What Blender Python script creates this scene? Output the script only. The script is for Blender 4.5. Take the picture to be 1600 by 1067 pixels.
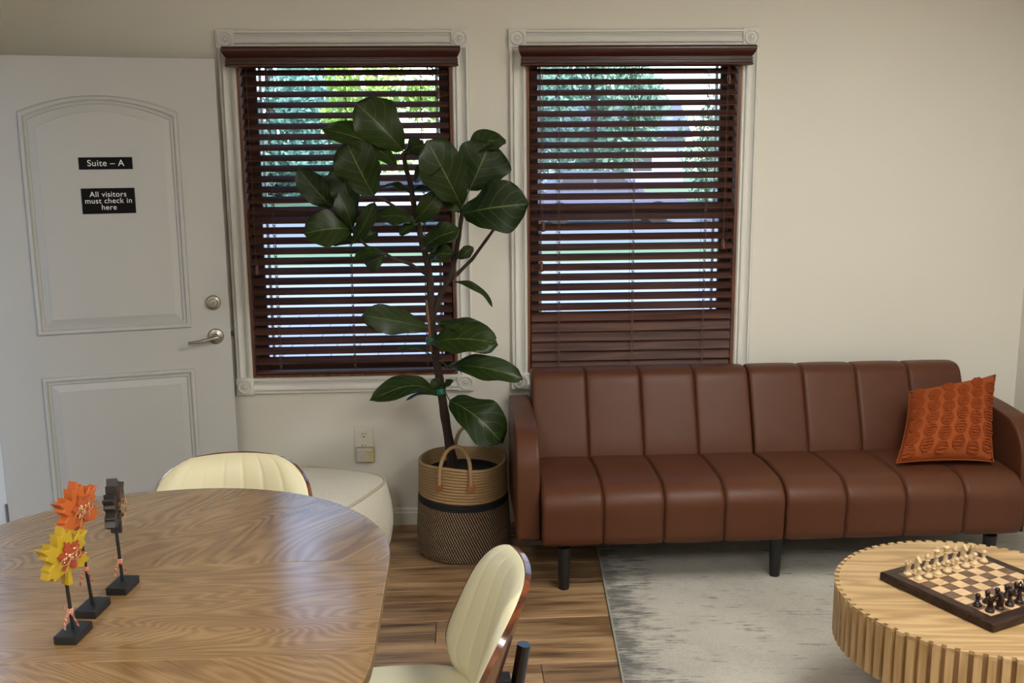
import bpy, bmesh, math, random
from mathutils import Vector, Matrix
R = math.radians
PI = math.pi
random.seed(7)
S = bpy.context.scene
for o in list(bpy.data.objects):
    bpy.data.objects.remove(o, do_unlink=True)
COL = S.collection

# ------------------------------------------------------------------ camera
CAM_LOC = Vector((0.0, -4.364, 1.6375))
c_r = Vector((0.9987, -0.0523, -0.0090)).normalized()
c_f = Vector((0.0499, 0.9823, -0.1805)).normalized()
c_u = c_r.cross(c_f).normalized()
c_r = c_f.cross(c_u).normalized()
cam_d = bpy.data.cameras.new('camera')
cam_d.sensor_width = 36.0
cam_d.lens = 1566.0 / 1600.0 * 36.0
cam_d.clip_start = 0.05
cam_d.clip_end = 300
cam = bpy.data.objects.new('camera', cam_d)
COL.objects.link(cam)
cam.matrix_world = Matrix(((c_r.x, c_u.x, -c_f.x, CAM_LOC.x),
                           (c_r.y, c_u.y, -c_f.y, CAM_LOC.y),
                           (c_r.z, c_u.z, -c_f.z, CAM_LOC.z),
                           (0, 0, 0, 1)))
S.camera = cam

# ------------------------------------------------------------------ sky, sun, exposure
W = bpy.data.worlds.new('sky')
S.world = W
W.use_nodes = True
wn = W.node_tree.nodes
sky = wn.new('ShaderNodeTexSky')
sky.sky_type = 'NISHITA'
sky.sun_disc = False
sky.sun_elevation = R(48)
sky.sun_rotation = R(150)
bg = wn['Background']
W.node_tree.links.new(sky.outputs[0], bg.inputs[0])
bg.inputs[1].default_value = 0.68
sun_d = bpy.data.lights.new('sun', 'SUN')
sun_d.energy = 5.0
sun_d.angle = R(1.0)
sun_d.color = (0.92, 0.95, 1.0)
sun = bpy.data.objects.new('sun', sun_d)
COL.objects.link(sun)
sun.rotation_euler = (R(46), 0, R(28))
LAMP_POWER = 26.0
S.view_settings.view_transform = 'Standard'
S.view_settings.look = 'None'
S.view_settings.exposure = 0.0
S.view_settings.gamma = 1.0
S.view_settings.use_curve_mapping = False


# ------------------------------------------------------------------ materials
def srgb(r, g, b):
    def f(c):
        c /= 255.0
        return c / 12.92 if c <= 0.04045 else ((c + 0.055) / 1.055) ** 2.4
    return (f(r), f(g), f(b), 1.0)


class NT:
    def __init__(self, name):
        self.m = bpy.data.materials.new(name)
        self.m.use_nodes = True
        self.t = self.m.node_tree
        self.b = self.t.nodes['Principled BSDF']
        self.out = self.t.nodes['Material Output']

    def n(self, typ, **kw):
        nd = self.t.nodes.new('ShaderNode' + typ)
        for k, v in kw.items():
            if k.startswith('i_'):
                key = k[2:]
                key = int(key) if key.isdigit() else key.replace('_', ' ')
                self.set(nd.inputs[key], v)
            else:
                setattr(nd, k, v)
        return nd

    def set(self, sock, v):
        if isinstance(v, bpy.types.NodeSocket):
            self.t.links.new(v, sock)
        elif isinstance(v, bpy.types.Node):
            self.t.links.new(v.outputs[0], sock)
        else:
            sock.default_value = v

    def math(self, op, a, b=None, c=None, clamp=False):
        nd = self.t.nodes.new('ShaderNodeMath')
        nd.operation = op
        nd.use_clamp = clamp
        self.set(nd.inputs[0], a)
        if b is not None:
            self.set(nd.inputs[1], b)
        if c is not None:
            self.set(nd.inputs[2], c)
        return nd.outputs[0]

    def mix(self, fac, a, b, mode='MIX'):
        nd = self.t.nodes.new('ShaderNodeMix')
        nd.data_type = 'RGBA'
        nd.blend_type = mode
        self.set(nd.inputs[0], fac)
        self.set(nd.inputs[6], a)
        self.set(nd.inputs[7], b)
        return nd.outputs[2]

    def ramp(self, fac, stops):
        nd = self.t.nodes.new('ShaderNodeValToRGB')
        cr = nd.color_ramp
        while len(cr.elements) < len(stops):
            cr.elements.new(0.5)
        for e, (p, c) in zip(cr.elements, stops):
            e.position = p
            e.color = c if len(c) == 4 else (*c, 1)
        self.set(nd.inputs[0], fac)
        return nd.outputs[0]

    def coords(self, kind='Object', scale=(1, 1, 1), rot=(0, 0, 0), loc=(0, 0, 0)):
        tc = self.n('TexCoord')
        mp = self.n('Mapping')
        self.t.links.new(tc.outputs[kind], mp.inputs[0])
        mp.inputs['Scale'].default_value = scale
        mp.inputs['Rotation'].default_value = rot
        mp.inputs['Location'].default_value = loc
        return mp.outputs[0]

    def noise(self, vec, scale=5, detail=2, rough=0.5, dist=0.0):
        nd = self.n('TexNoise', i_Scale=scale, i_Detail=detail, i_Roughness=rough, i_Distortion=dist)
        self.set(nd.inputs['Vector'], vec)
        return nd.outputs[0]

    def bump(self, h, strength=0.2, dist=0.002):
        nd = self.n('Bump', i_Strength=strength, i_Distance=dist)
        self.set(nd.inputs['Height'], h)
        self.set(self.b.inputs['Normal'], nd.outputs[0])

    def fin(self, col=None, rough=None, metal=None, **kw):
        if col is not None:
            self.set(self.b.inputs['Base Color'], col)
        if rough is not None:
            self.set(self.b.inputs['Roughness'], rough)
        if metal is not None:
            self.set(self.b.inputs['Metallic'], metal)
        for k, v in kw.items():
            self.set(self.b.inputs[k.replace('_', ' ')], v)
        return self.m


def plain(name, col, rough=0.5, metal=0.0, var=0.06, scale=12, bump=0.0, bscale=200, **kw):
    t = NT(name)
    v = t.coords()
    nz = t.noise(v, scale, 3)
    dark = tuple(c * (1 - var) for c in col[:3]) + (1,)
    lite = tuple(min(1, c * (1 + var)) for c in col[:3]) + (1,)
    c = t.mix(nz, dark, lite)
    if bump:
        t.bump(t.noise(v, bscale, 2), bump, 0.001)
    return t.fin(c, rough, metal, **kw)


def wood(name, dark, mid, lite, rot=0.0, stretch=(0.9, 5.0, 5.0), rings=9.0, rough=0.4, per_obj=False, fib=(6, 160, 160), contrast=1.0, rvar=0.0, nscale=1.0, axis='Z', la=0.30, knot=None, **kw):
    """wood from the contour lines of a stretched noise plus fine fibres"""
    t = NT(name)
    tc = t.n('TexCoord')
    vec = tc.outputs['Object']
    if per_obj:
        oi = t.n('ObjectInfo')
        ad = t.n('VectorMath', operation='ADD')
        cx = t.n('CombineXYZ', i_0=t.math('MULTIPLY', oi.outputs['Random'], 37.0), i_1=t.math('MULTIPLY', oi.outputs['Random'], 91.0), i_2=0.0)
        t.set(ad.inputs[0], vec)
        t.set(ad.inputs[1], cx)
        vec = ad.outputs[0]
    rv = (0, 0, rot) if axis == 'Z' else ((rot, 0, 0) if axis == 'X' else (0, rot, 0))
    mr = t.n('Mapping')
    t.set(mr.inputs[0], vec)
    mr.inputs['Rotation'].default_value = rv
    m1 = t.n('Mapping')
    t.set(m1.inputs[0], mr.outputs[0])
    m1.inputs['Scale'].default_value = stretch
    m2 = t.n('Mapping')
    t.set(m2.inputs[0], mr.outputs[0])
    m2.inputs['Scale'].default_value = fib
    n1 = t.noise(m1.outputs[0], nscale, 2.0, 0.45, 0.3)
    if knot:
        sp = t.n('SeparateXYZ')
        t.set(sp.inputs[0], tc.outputs['Object'])
        dx = t.math('DIVIDE', t.math('SUBTRACT', sp.outputs[0], knot[0]), 0.13)
        dy = t.math('DIVIDE', t.math('SUBTRACT', sp.outputs[1], knot[1]), 0.055)
        d2 = t.math('ADD', t.math('MULTIPLY', dx, dx), t.math('MULTIPLY', dy, dy))
        n1 = t.math('ADD', n1, t.math('MULTIPLY', t.math('POWER', 2.718, t.math('MULTIPLY', d2, -0.5)), 0.28))
    lines = t.math('SINE', t.math('MULTIPLY', n1, rings * 6.283))
    lines = t.math('MULTIPLY_ADD', lines, 0.5, 0.5)
    n2 = t.noise(m2.outputs[0], 1.0, 3)
    n3 = t.noise(m1.outputs[0], nscale * 2.3, 3, 0.6)
    v = t.math('ADD', t.math('MULTIPLY', lines, la), t.math('MULTIPLY', n2, 0.45))
    v = t.math('ADD', v, 0.15 - la * 0.5)
    v = t.math('ADD', v, t.math('MULTIPLY', n3, 0.40))
    if contrast != 1.0:
        v = t.math('MULTIPLY_ADD', t.math('SUBTRACT', v, 0.57), contrast, 0.57)
    c = t.ramp(v, [(0.28, dark), (0.52, mid), (0.80, lite)])
    if rvar:
        oi2 = t.n('ObjectInfo')
        g = t.math('MULTIPLY_ADD', oi2.outputs['Random'], rvar, 1.0 - rvar * 0.5)
        hs = t.n('HueSaturation', i_Value=g)
        t.set(hs.inputs['Color'], c)
        c = hs.outputs[0]
    t.bump(t.math('ADD', n2, t.math('MULTIPLY', lines, 0.3)), 0.12, 0.001)
    return t.fin(c, rough, **kw)


M = {}
M['wall'] = plain('wall_paint', (0.705, 0.68, 0.61, 1), 0.75, var=0.02, scale=1.5, bump=0.05, bscale=350)
M['ceiling'] = plain('ceiling_paint', srgb(225, 220, 208), 0.85, var=0.02)
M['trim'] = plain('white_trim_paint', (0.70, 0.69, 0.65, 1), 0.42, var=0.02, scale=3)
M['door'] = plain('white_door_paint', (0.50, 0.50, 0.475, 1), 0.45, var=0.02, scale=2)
M['blind'] = wood('mahogany_blind', srgb(58, 36, 31), srgb(79, 52, 45), srgb(95, 65, 56), stretch=(1.0, 20, 20), rings=5, rough=0.5, per_obj=True, fib=(3, 200, 200), Specular_IOR_Level=0.2)
M['valance'] = wood('mahogany_valance', srgb(50, 22, 17), srgb(62, 29, 22), srgb(76, 38, 29), stretch=(1.0, 20, 20), rings=3, la=0.1, rough=0.28, fib=(3, 200, 200), Specular_IOR_Level=0.5)
M['jamb'] = wood('window_jamb_wood', srgb(70, 36, 18), srgb(102, 58, 30), srgb(125, 76, 42), stretch=(20, 20, 1), fib=(200, 200, 3), rings=5, rough=0.5)
M['sash'] = plain('brown_sash', srgb(74, 44, 34), 0.45)
M['screen'] = plain('white_vinyl', srgb(225, 225, 230), 0.5)
M['cord'] = plain('blind_cord', srgb(92, 66, 54), 0.8)
M['tassel'] = plain('tassel_wood', srgb(84, 42, 26), 0.35)
M['leather'] = None
M['black'] = plain('black_satin', srgb(22, 22, 24), 0.45)
M['black_gloss'] = plain('black_paint', srgb(16, 16, 17), 0.22)
M['cloth_black'] = plain('black_lining', srgb(14, 13, 13), 0.9)
M['nickel'] = plain('satin_nickel', srgb(165, 160, 152), 0.33, 1.0, var=0.03)
M['brass'] = plain('aged_brass', srgb(150, 120, 70), 0.35, 1.0)
M['bronze'] = plain('dark_bronze', srgb(92, 74, 52), 0.4, 1.0)
M['white_plastic'] = plain('white_plastic', srgb(214, 210, 196), 0.4, var=0.02)
M['slot'] = plain('dark_slot', srgb(22, 20, 18), 0.7)
M['soil'] = plain('potting_soil', srgb(26, 20, 16), 0.95, var=0.5, scale=60, bump=0.8, bscale=90)
M['letter'] = plain('white_letter', srgb(235, 235, 232), 0.5, var=0.01)
M['sign'] = plain('black_sign_plastic', srgb(9, 9, 11), 0.6, var=0.02, Specular_IOR_Level=0.15)

# leather
t = NT('tan_leather')
v = t.coords()
c = t.mix(t.noise(v, 7, 4), srgb(77, 44, 28), srgb(90, 54, 37))
nz = t.noise(v, 260, 3)
t.bump(nz, 0.18, 0.0012)
M['leather'] = t.fin(c, t.math('MULTIPLY_ADD', nz, 0.14, 0.35), Specular_IOR_Level=0.22)
M['thread'] = plain('brown_thread', srgb(74, 42, 28), 0.7)

# cream vinyl of the dining chairs
t = NT('cream_vinyl')
v = t.coords()
c = t.mix(t.noise(v, 5, 3), (0.70, 0.65, 0.43, 1), (0.76, 0.71, 0.49, 1))
t.bump(t.noise(v, 320, 2), 0.08, 0.001)
M['cream'] = t.fin(c, 0.36)
M['cream_seam'] = plain('cream_seam', (0.52, 0.47, 0.31, 1), 0.6)
M['walnut'] = wood('walnut_ply', srgb(48, 22, 12), srgb(86, 42, 22), srgb(124, 66, 34), stretch=(6, 6, 1.2), fib=(200, 200, 8), rings=6, rough=0.16, Coat_Weight=0.5)

# table wood, three grains
TD, TM, TL = srgb(104, 75, 46), srgb(140, 108, 70), srgb(170, 138, 96)
M['oak_far'] = wood('oak_far', TD, TM, TL, rot=R(-52), stretch=(1.3, 3.6, 4.0), rings=34, la=0.17, rough=0.24, Coat_Weight=1.0, Coat_Roughness=0.15, Specular_IOR_Level=0.45, fib=(9, 300, 300), nscale=1.1)
M['oak_leaf'] = wood('oak_leaf', TD, TM, TL, rot=R(0), knot=(0.20, -0.335), stretch=(0.9, 5.2, 4.0), rings=36, la=0.17, rough=0.24, Coat_Weight=1.0, Coat_Roughness=0.15, Specular_IOR_Level=0.45, fib=(9, 300, 300), nscale=1.25)
M['oak_near'] = wood('oak_near', TD, TM, TL, rot=R(38), stretch=(1.3, 3.6, 4.0), rings=34, la=0.17, rough=0.24, Coat_Weight=1.0, Coat_Roughness=0.15, Specular_IOR_Level=0.45, fib=(9, 300, 300), nscale=1.1)
M['oak_edge'] = wood('oak_edge', srgb(84, 64, 36), srgb(112, 88, 52), srgb(128, 102, 64), stretch=(2, 2, 20), rings=6, rough=0.5)
M['plank'] = wood('hickory_plank', srgb(64, 45, 31), srgb(134, 104, 74), srgb(176, 144, 106), stretch=(1.3, 9, 9), rings=3, la=0.13, rough=0.42, per_obj=True, fib=(4, 110, 110), contrast=1.65, rvar=0.36)
M['subfloor'] = plain('floor_joint', srgb(46, 34, 24), 0.8)
M['ash'] = wood('light_oak_veneer', srgb(138, 106, 68), srgb(168, 137, 95), srgb(188, 159, 116), rot=R(6), stretch=(1.2, 11, 11), rings=6, rough=0.4, fib=(5, 180, 180))
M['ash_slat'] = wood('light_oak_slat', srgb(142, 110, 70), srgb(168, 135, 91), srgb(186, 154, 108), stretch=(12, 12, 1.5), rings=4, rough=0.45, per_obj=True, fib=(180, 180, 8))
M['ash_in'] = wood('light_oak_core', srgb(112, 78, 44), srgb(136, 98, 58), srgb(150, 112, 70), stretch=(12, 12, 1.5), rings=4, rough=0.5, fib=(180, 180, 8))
M['board_dark'] = wood('walnut_board', srgb(30, 18, 13), srgb(42, 26, 19), srgb(55, 36, 27), stretch=(4, 16, 16), rings=4, rough=0.3, per_obj=True, fib=(20, 300, 300), Specular_IOR_Level=0.3)
M['board_sq'] = wood('walnut_square', srgb(72, 52, 38), srgb(92, 68, 51), srgb(110, 84, 64), stretch=(14, 50, 50), rings=3, rough=0.3, per_obj=True, fib=(60, 700, 700))
M['board_lite'] = wood('maple_square', srgb(180, 144, 104), srgb(196, 162, 122), srgb(206, 176, 138), stretch=(14, 50, 50), rings=3, rough=0.3, per_obj=True, fib=(60, 700, 700), rvar=0.08)
M['piece_lite'] = plain('boxwood_piece', srgb(202, 176, 136), 0.28, var=0.08, scale=40)
M['piece_dark'] = plain('ebonised_piece', srgb(36, 20, 15), 0.18, var=0.15, scale=40)
M['felt'] = plain('table_base_black', srgb(60, 48, 36), 0.6)

# rug
t = NT('distressed_rug')
v = t.coords()
big = t.noise(v, 2.2, 4, 0.6)
st = t.noise(t.coords(scale=(9, 80, 1)), 1.0, 4, 0.65)
fine = t.noise(v, 260, 2)
patch = t.noise(t.coords(scale=(7, 12, 1)), 1.0, 4, 0.65)
sx = t.n('SeparateXYZ')
t.set(sx.inputs[0], v)
edge = t.n('MapRange', i_1=0.02, i_2=0.24, i_3=0.17, i_4=0.0)
t.set(edge.inputs[0], sx.outputs[0])
basec = t.ramp(t.math('ADD', t.math('MULTIPLY', big, 0.6), t.math('MULTIPLY', fine, 0.4)), [(0.3, srgb(150, 145, 134)), (0.5, srgb(182, 177, 166)), (0.72, srgb(206, 202, 192))])
wear = t.math('ADD', t.math('ADD', t.math('MULTIPLY', st, 0.55), t.math('MULTIPLY', patch, 0.55)), edge.outputs[0])
wm = t.ramp(wear, [(0.60, (0, 0, 0)), (0.74, (1, 1, 1))])
c = t.mix(t.math('MULTIPLY', wm, 0.85), basec, srgb(64, 62, 66))
t.bump(t.noise(v, 420, 2), 0.5, 0.003)
M['rug'] = t.fin(c, 0.95, Sheen_Weight=0.2)
M['rug_edge'] = plain('rug_binding', srgb(150, 152, 138), 0.9, var=0.2, scale=80)

# basket ropes
def rope(name, a, b, angf, zf, rough=0.85, sharp=(0.4, 0.6)):
    t = NT(name)
    tc = t.n('TexCoord')
    s = t.n('SeparateXYZ')
    t.set(s.inputs[0], tc.outputs['Object'])
    ang = t.math('ARCTAN2', s.outputs[1], s.outputs[0])
    w = t.math('SINE', t.math('ADD', t.math('MULTIPLY', ang, angf), t.math('MULTIPLY', s.outputs[2], zf)))
    w = t.math('MULTIPLY_ADD', w, 0.5, 0.5)
    nz = t.noise(tc.outputs['Object'], 60, 3)
    f = t.math('ADD', t.math('MULTIPLY', w, 0.75), t.math('MULTIPLY', nz, 0.25))
    c = t.ramp(f, [(sharp[0], a), (sharp[1], b)])
    t.bump(w, 0.4, 0.002)
    return t.fin(c, rough)
M['jute'] = rope('natural_jute', srgb(132, 102, 68), srgb(172, 142, 102), 160, 900, sharp=(0.2, 0.8))
M['jute_speckle'] = rope('black_and_tan_rope', srgb(38, 30, 25), srgb(168, 140, 108), 110, 260, sharp=(0.62, 0.80))
M['rope_black'] = rope('black_rope', srgb(14, 13, 14), srgb(28, 26, 27), 160, 900)
M['tab'] = plain('tan_leather_tab', srgb(142, 84, 46), 0.5, var=0.12)

# pouf
t = NT('boucle')
v = t.coords()
nz = t.noise(v, 130, 4, 0.7)
c = t.mix(nz, srgb(212, 206, 188), srgb(246, 242, 230))
t.bump(nz, 0.7, 0.006)
M['boucle'] = t.fin(c, 0.95)
M['boucle_pipe'] = plain('boucle_piping', srgb(196, 188, 166), 0.95, var=0.15, scale=80, bump=0.4)

# rust pillow
t = NT('rust_fabric')
v = t.coords()
nz = t.noise(v, 160, 3)
c = t.mix(nz, srgb(134, 64, 30), srgb(158, 82, 44))
t.bump(nz, 0.4, 0.002)
M['rust'] = t.fin(c, 0.95, Specular_IOR_Level=0.1)
M['rust_tuft'] = plain('rust_tuft', srgb(132, 62, 29), 0.95, var=0.25, scale=90, bump=0.5, Specular_IOR_Level=0.1)

# fig
t = NT('fig_leaf')
tc = t.n('TexCoord')
s = t.n('SeparateXYZ')
t.set(s.inputs[0], tc.outputs['UV'])
uu = t.math('ABSOLUTE', t.math('SUBTRACT', s.outputs[0], 0.5))
mid = t.math('LESS_THAN', uu, 0.014)
ph = t.math('SUBTRACT', t.math('MULTIPLY', s.outputs[1], 5.5), t.math('MULTIPLY', t.math('POWER', uu, 1.2), 4.6))
fr = t.math('ABSOLUTE', t.math('SUBTRACT', t.math('FRACT', ph), 0.5))
side = t.math('LESS_THAN', fr, 0.030)
vein = t.math('MAXIMUM', mid, t.math('MULTIPLY', side, 0.55))
oi = t.n('ObjectInfo')
base = t.mix(oi.outputs['Random'], srgb(24, 42, 12), srgb(44, 62, 16))
base = t.mix(t.math('MULTIPLY', t.noise(t.coords(scale=(1, 1, 1)), 14, 3), 0.5), base, srgb(26, 40, 20))
c = t.mix(t.math('MULTIPLY', vein, 0.6), base, srgb(118, 134, 72))
t.bump(vein, 0.5, 0.002)
t.fin(c, 0.36, Specular_IOR_Level=0.30)
tr = t.n('BsdfTranslucent')
t.set(tr.inputs[0], t.mix(0.5, c, srgb(90, 120, 30)))
mx = t.n('MixShader', i_0=0.16)
t.set(mx.inputs[1], t.b.outputs[0])
t.set(mx.inputs[2], tr.outputs[0])
t.t.links.new(mx.outputs[0], t.out.inputs[0])
M['leaf'] = t.m
M['bark'] = plain('fig_bark', srgb(52, 38, 30), 0.85, var=0.4, scale=40, bump=0.6, bscale=60)
M['bark_green'] = plain('leaf_stalk', srgb(74, 78, 34), 0.6, var=0.2)
M['bamboo'] = plain('bamboo_stake', srgb(120, 84, 52), 0.6, var=0.2)
M['tie'] = plain('green_garden_tie', srgb(20, 120, 104), 0.4)

# autumn leaf stands
M['leaf_yellow'] = plain('yellow_painted_wood', srgb(178, 148, 32), 0.5, var=0.08, scale=30)
M['leaf_orange'] = plain('orange_painted_wood', srgb(184, 92, 36), 0.5, var=0.08, scale=30)
M['leaf_brown'] = plain('dark_brown_painted_wood', srgb(46, 40, 38), 0.5, var=0.1, scale=30)
M['small_red'] = plain('red_painted_wood', srgb(158, 64, 40), 0.5, var=0.08, scale=30)
M['small_orange'] = plain('burnt_orange_wood', srgb(168, 82, 44), 0.5, var=0.08, scale=30)
M['small_brown'] = plain('cocoa_wood', srgb(92, 66, 52), 0.5, var=0.08, scale=30)
M['dot'] = plain('cream_paint_dot', srgb(240, 214, 170), 0.5, var=0.02)
M['twine'] = plain('jute_twine', srgb(176, 146, 108), 0.9, var=0.2, scale=200)
t = NT('gingham_ribbon')
v = t.coords()
s = t.n('SeparateXYZ')
t.set(s.inputs[0], v)
g1 = t.math('GREATER_THAN', t.math('SINE', t.math('MULTIPLY', t.math('ADD', s.outputs[0], s.outputs[1]), 1500)), 0)
g2 = t.math('GREATER_THAN', t.math('SINE', t.math('MULTIPLY', s.outputs[2], 1500)), 0)
g = t.math('MULTIPLY', t.math('ADD', g1, g2), 0.5)
M['gingham'] = t.fin(t.ramp(g, [(0.0, srgb(232, 206, 190)), (0.5, srgb(206, 128, 104)), (1.0, srgb(170, 66, 50))]), 0.8)

# plug in cover with faint printed lines
t = NT('printed_card')
v = t.coords()
s = t.n('SeparateXYZ')
t.set(s.inputs[0], v)
ln = t.math('GREATER_THAN', t.math('SINE', t.math('MULTIPLY', s.outputs[2], 900)), 0.35)
ln = t.math('MULTIPLY', ln, t.math('GREATER_THAN', t.noise(t.coords(scale=(90, 1, 160)), 1, 2), 0.47))
yel = t.n('MapRange', i_1=-0.01, i_2=0.03, i_3=0.0, i_4=0.8)
t.set(yel.inputs[0], s.outputs[0])
c = t.mix(yel.outputs[0], srgb(200, 196, 182), srgb(196, 182, 110))
M['card'] = t.fin(t.mix(t.math('MULTIPLY', ln, 0.45), c, srgb(120, 108, 92)), 0.5)

# glass: thin pane, see-through with a fresnel sheen
t = NT('window_glass')
tp = t.n('BsdfTransparent')
gl = t.n('BsdfGlossy', i_Roughness=0.02)
fz = t.n('Fresnel', i_IOR=1.45)
mx = t.n('MixShader', i_0=fz.outputs[0])
t.set(mx.inputs[1], tp.outputs[0])
t.set(mx.inputs[2], gl.outputs[0])
t.t.links.new(mx.outputs[0], t.out.inputs[0])
M['glass'] = t.m

t = NT('lamp_diffuser')
em = t.n('Emission', i_Strength=LAMP_POWER)
em.inputs[0].default_value = (1.0, 0.985, 0.925, 1)
t.t.links.new(em.outputs[0], t.out.inputs[0])
M['lamp'] = t.m

# outdoors
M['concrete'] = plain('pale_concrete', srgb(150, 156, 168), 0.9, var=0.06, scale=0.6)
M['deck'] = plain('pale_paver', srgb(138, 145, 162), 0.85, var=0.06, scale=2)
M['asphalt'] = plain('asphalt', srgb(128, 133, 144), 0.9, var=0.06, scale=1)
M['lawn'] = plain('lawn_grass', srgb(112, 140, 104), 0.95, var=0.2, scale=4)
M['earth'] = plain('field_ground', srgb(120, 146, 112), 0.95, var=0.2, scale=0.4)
def foliage(name, a, b):
    t = NT(name)
    nz = t.noise(t.coords(), 1.6, 4, 0.65)
    c = t.ramp(nz, [(0.35, a), (0.65, b)])
    t.fin(c, 0.7)
    tr = t.n('BsdfTranslucent')
    t.set(tr.inputs[0], c)
    mx = t.n('MixShader', i_0=0.35)
    t.set(mx.inputs[1], t.b.outputs[0])
    t.set(mx.inputs[2], tr.outputs[0])
    t.t.links.new(mx.outputs[0], t.out.inputs[0])
    return t.m
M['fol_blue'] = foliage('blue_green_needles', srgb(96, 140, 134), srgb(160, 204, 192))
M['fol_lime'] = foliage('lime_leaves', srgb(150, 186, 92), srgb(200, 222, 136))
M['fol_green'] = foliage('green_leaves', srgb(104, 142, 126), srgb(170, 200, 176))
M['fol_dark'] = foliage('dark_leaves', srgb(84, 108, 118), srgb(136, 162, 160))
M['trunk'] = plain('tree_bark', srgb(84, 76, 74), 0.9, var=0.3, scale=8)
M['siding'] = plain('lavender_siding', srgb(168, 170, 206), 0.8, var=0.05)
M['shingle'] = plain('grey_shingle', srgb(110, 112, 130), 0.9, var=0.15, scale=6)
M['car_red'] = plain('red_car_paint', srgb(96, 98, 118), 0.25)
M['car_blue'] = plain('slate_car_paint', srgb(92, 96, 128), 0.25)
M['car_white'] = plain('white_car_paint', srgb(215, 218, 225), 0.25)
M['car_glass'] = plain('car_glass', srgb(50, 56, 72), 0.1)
M['tyre'] = plain('tyre_rubber', srgb(28, 28, 30), 0.8)


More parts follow.
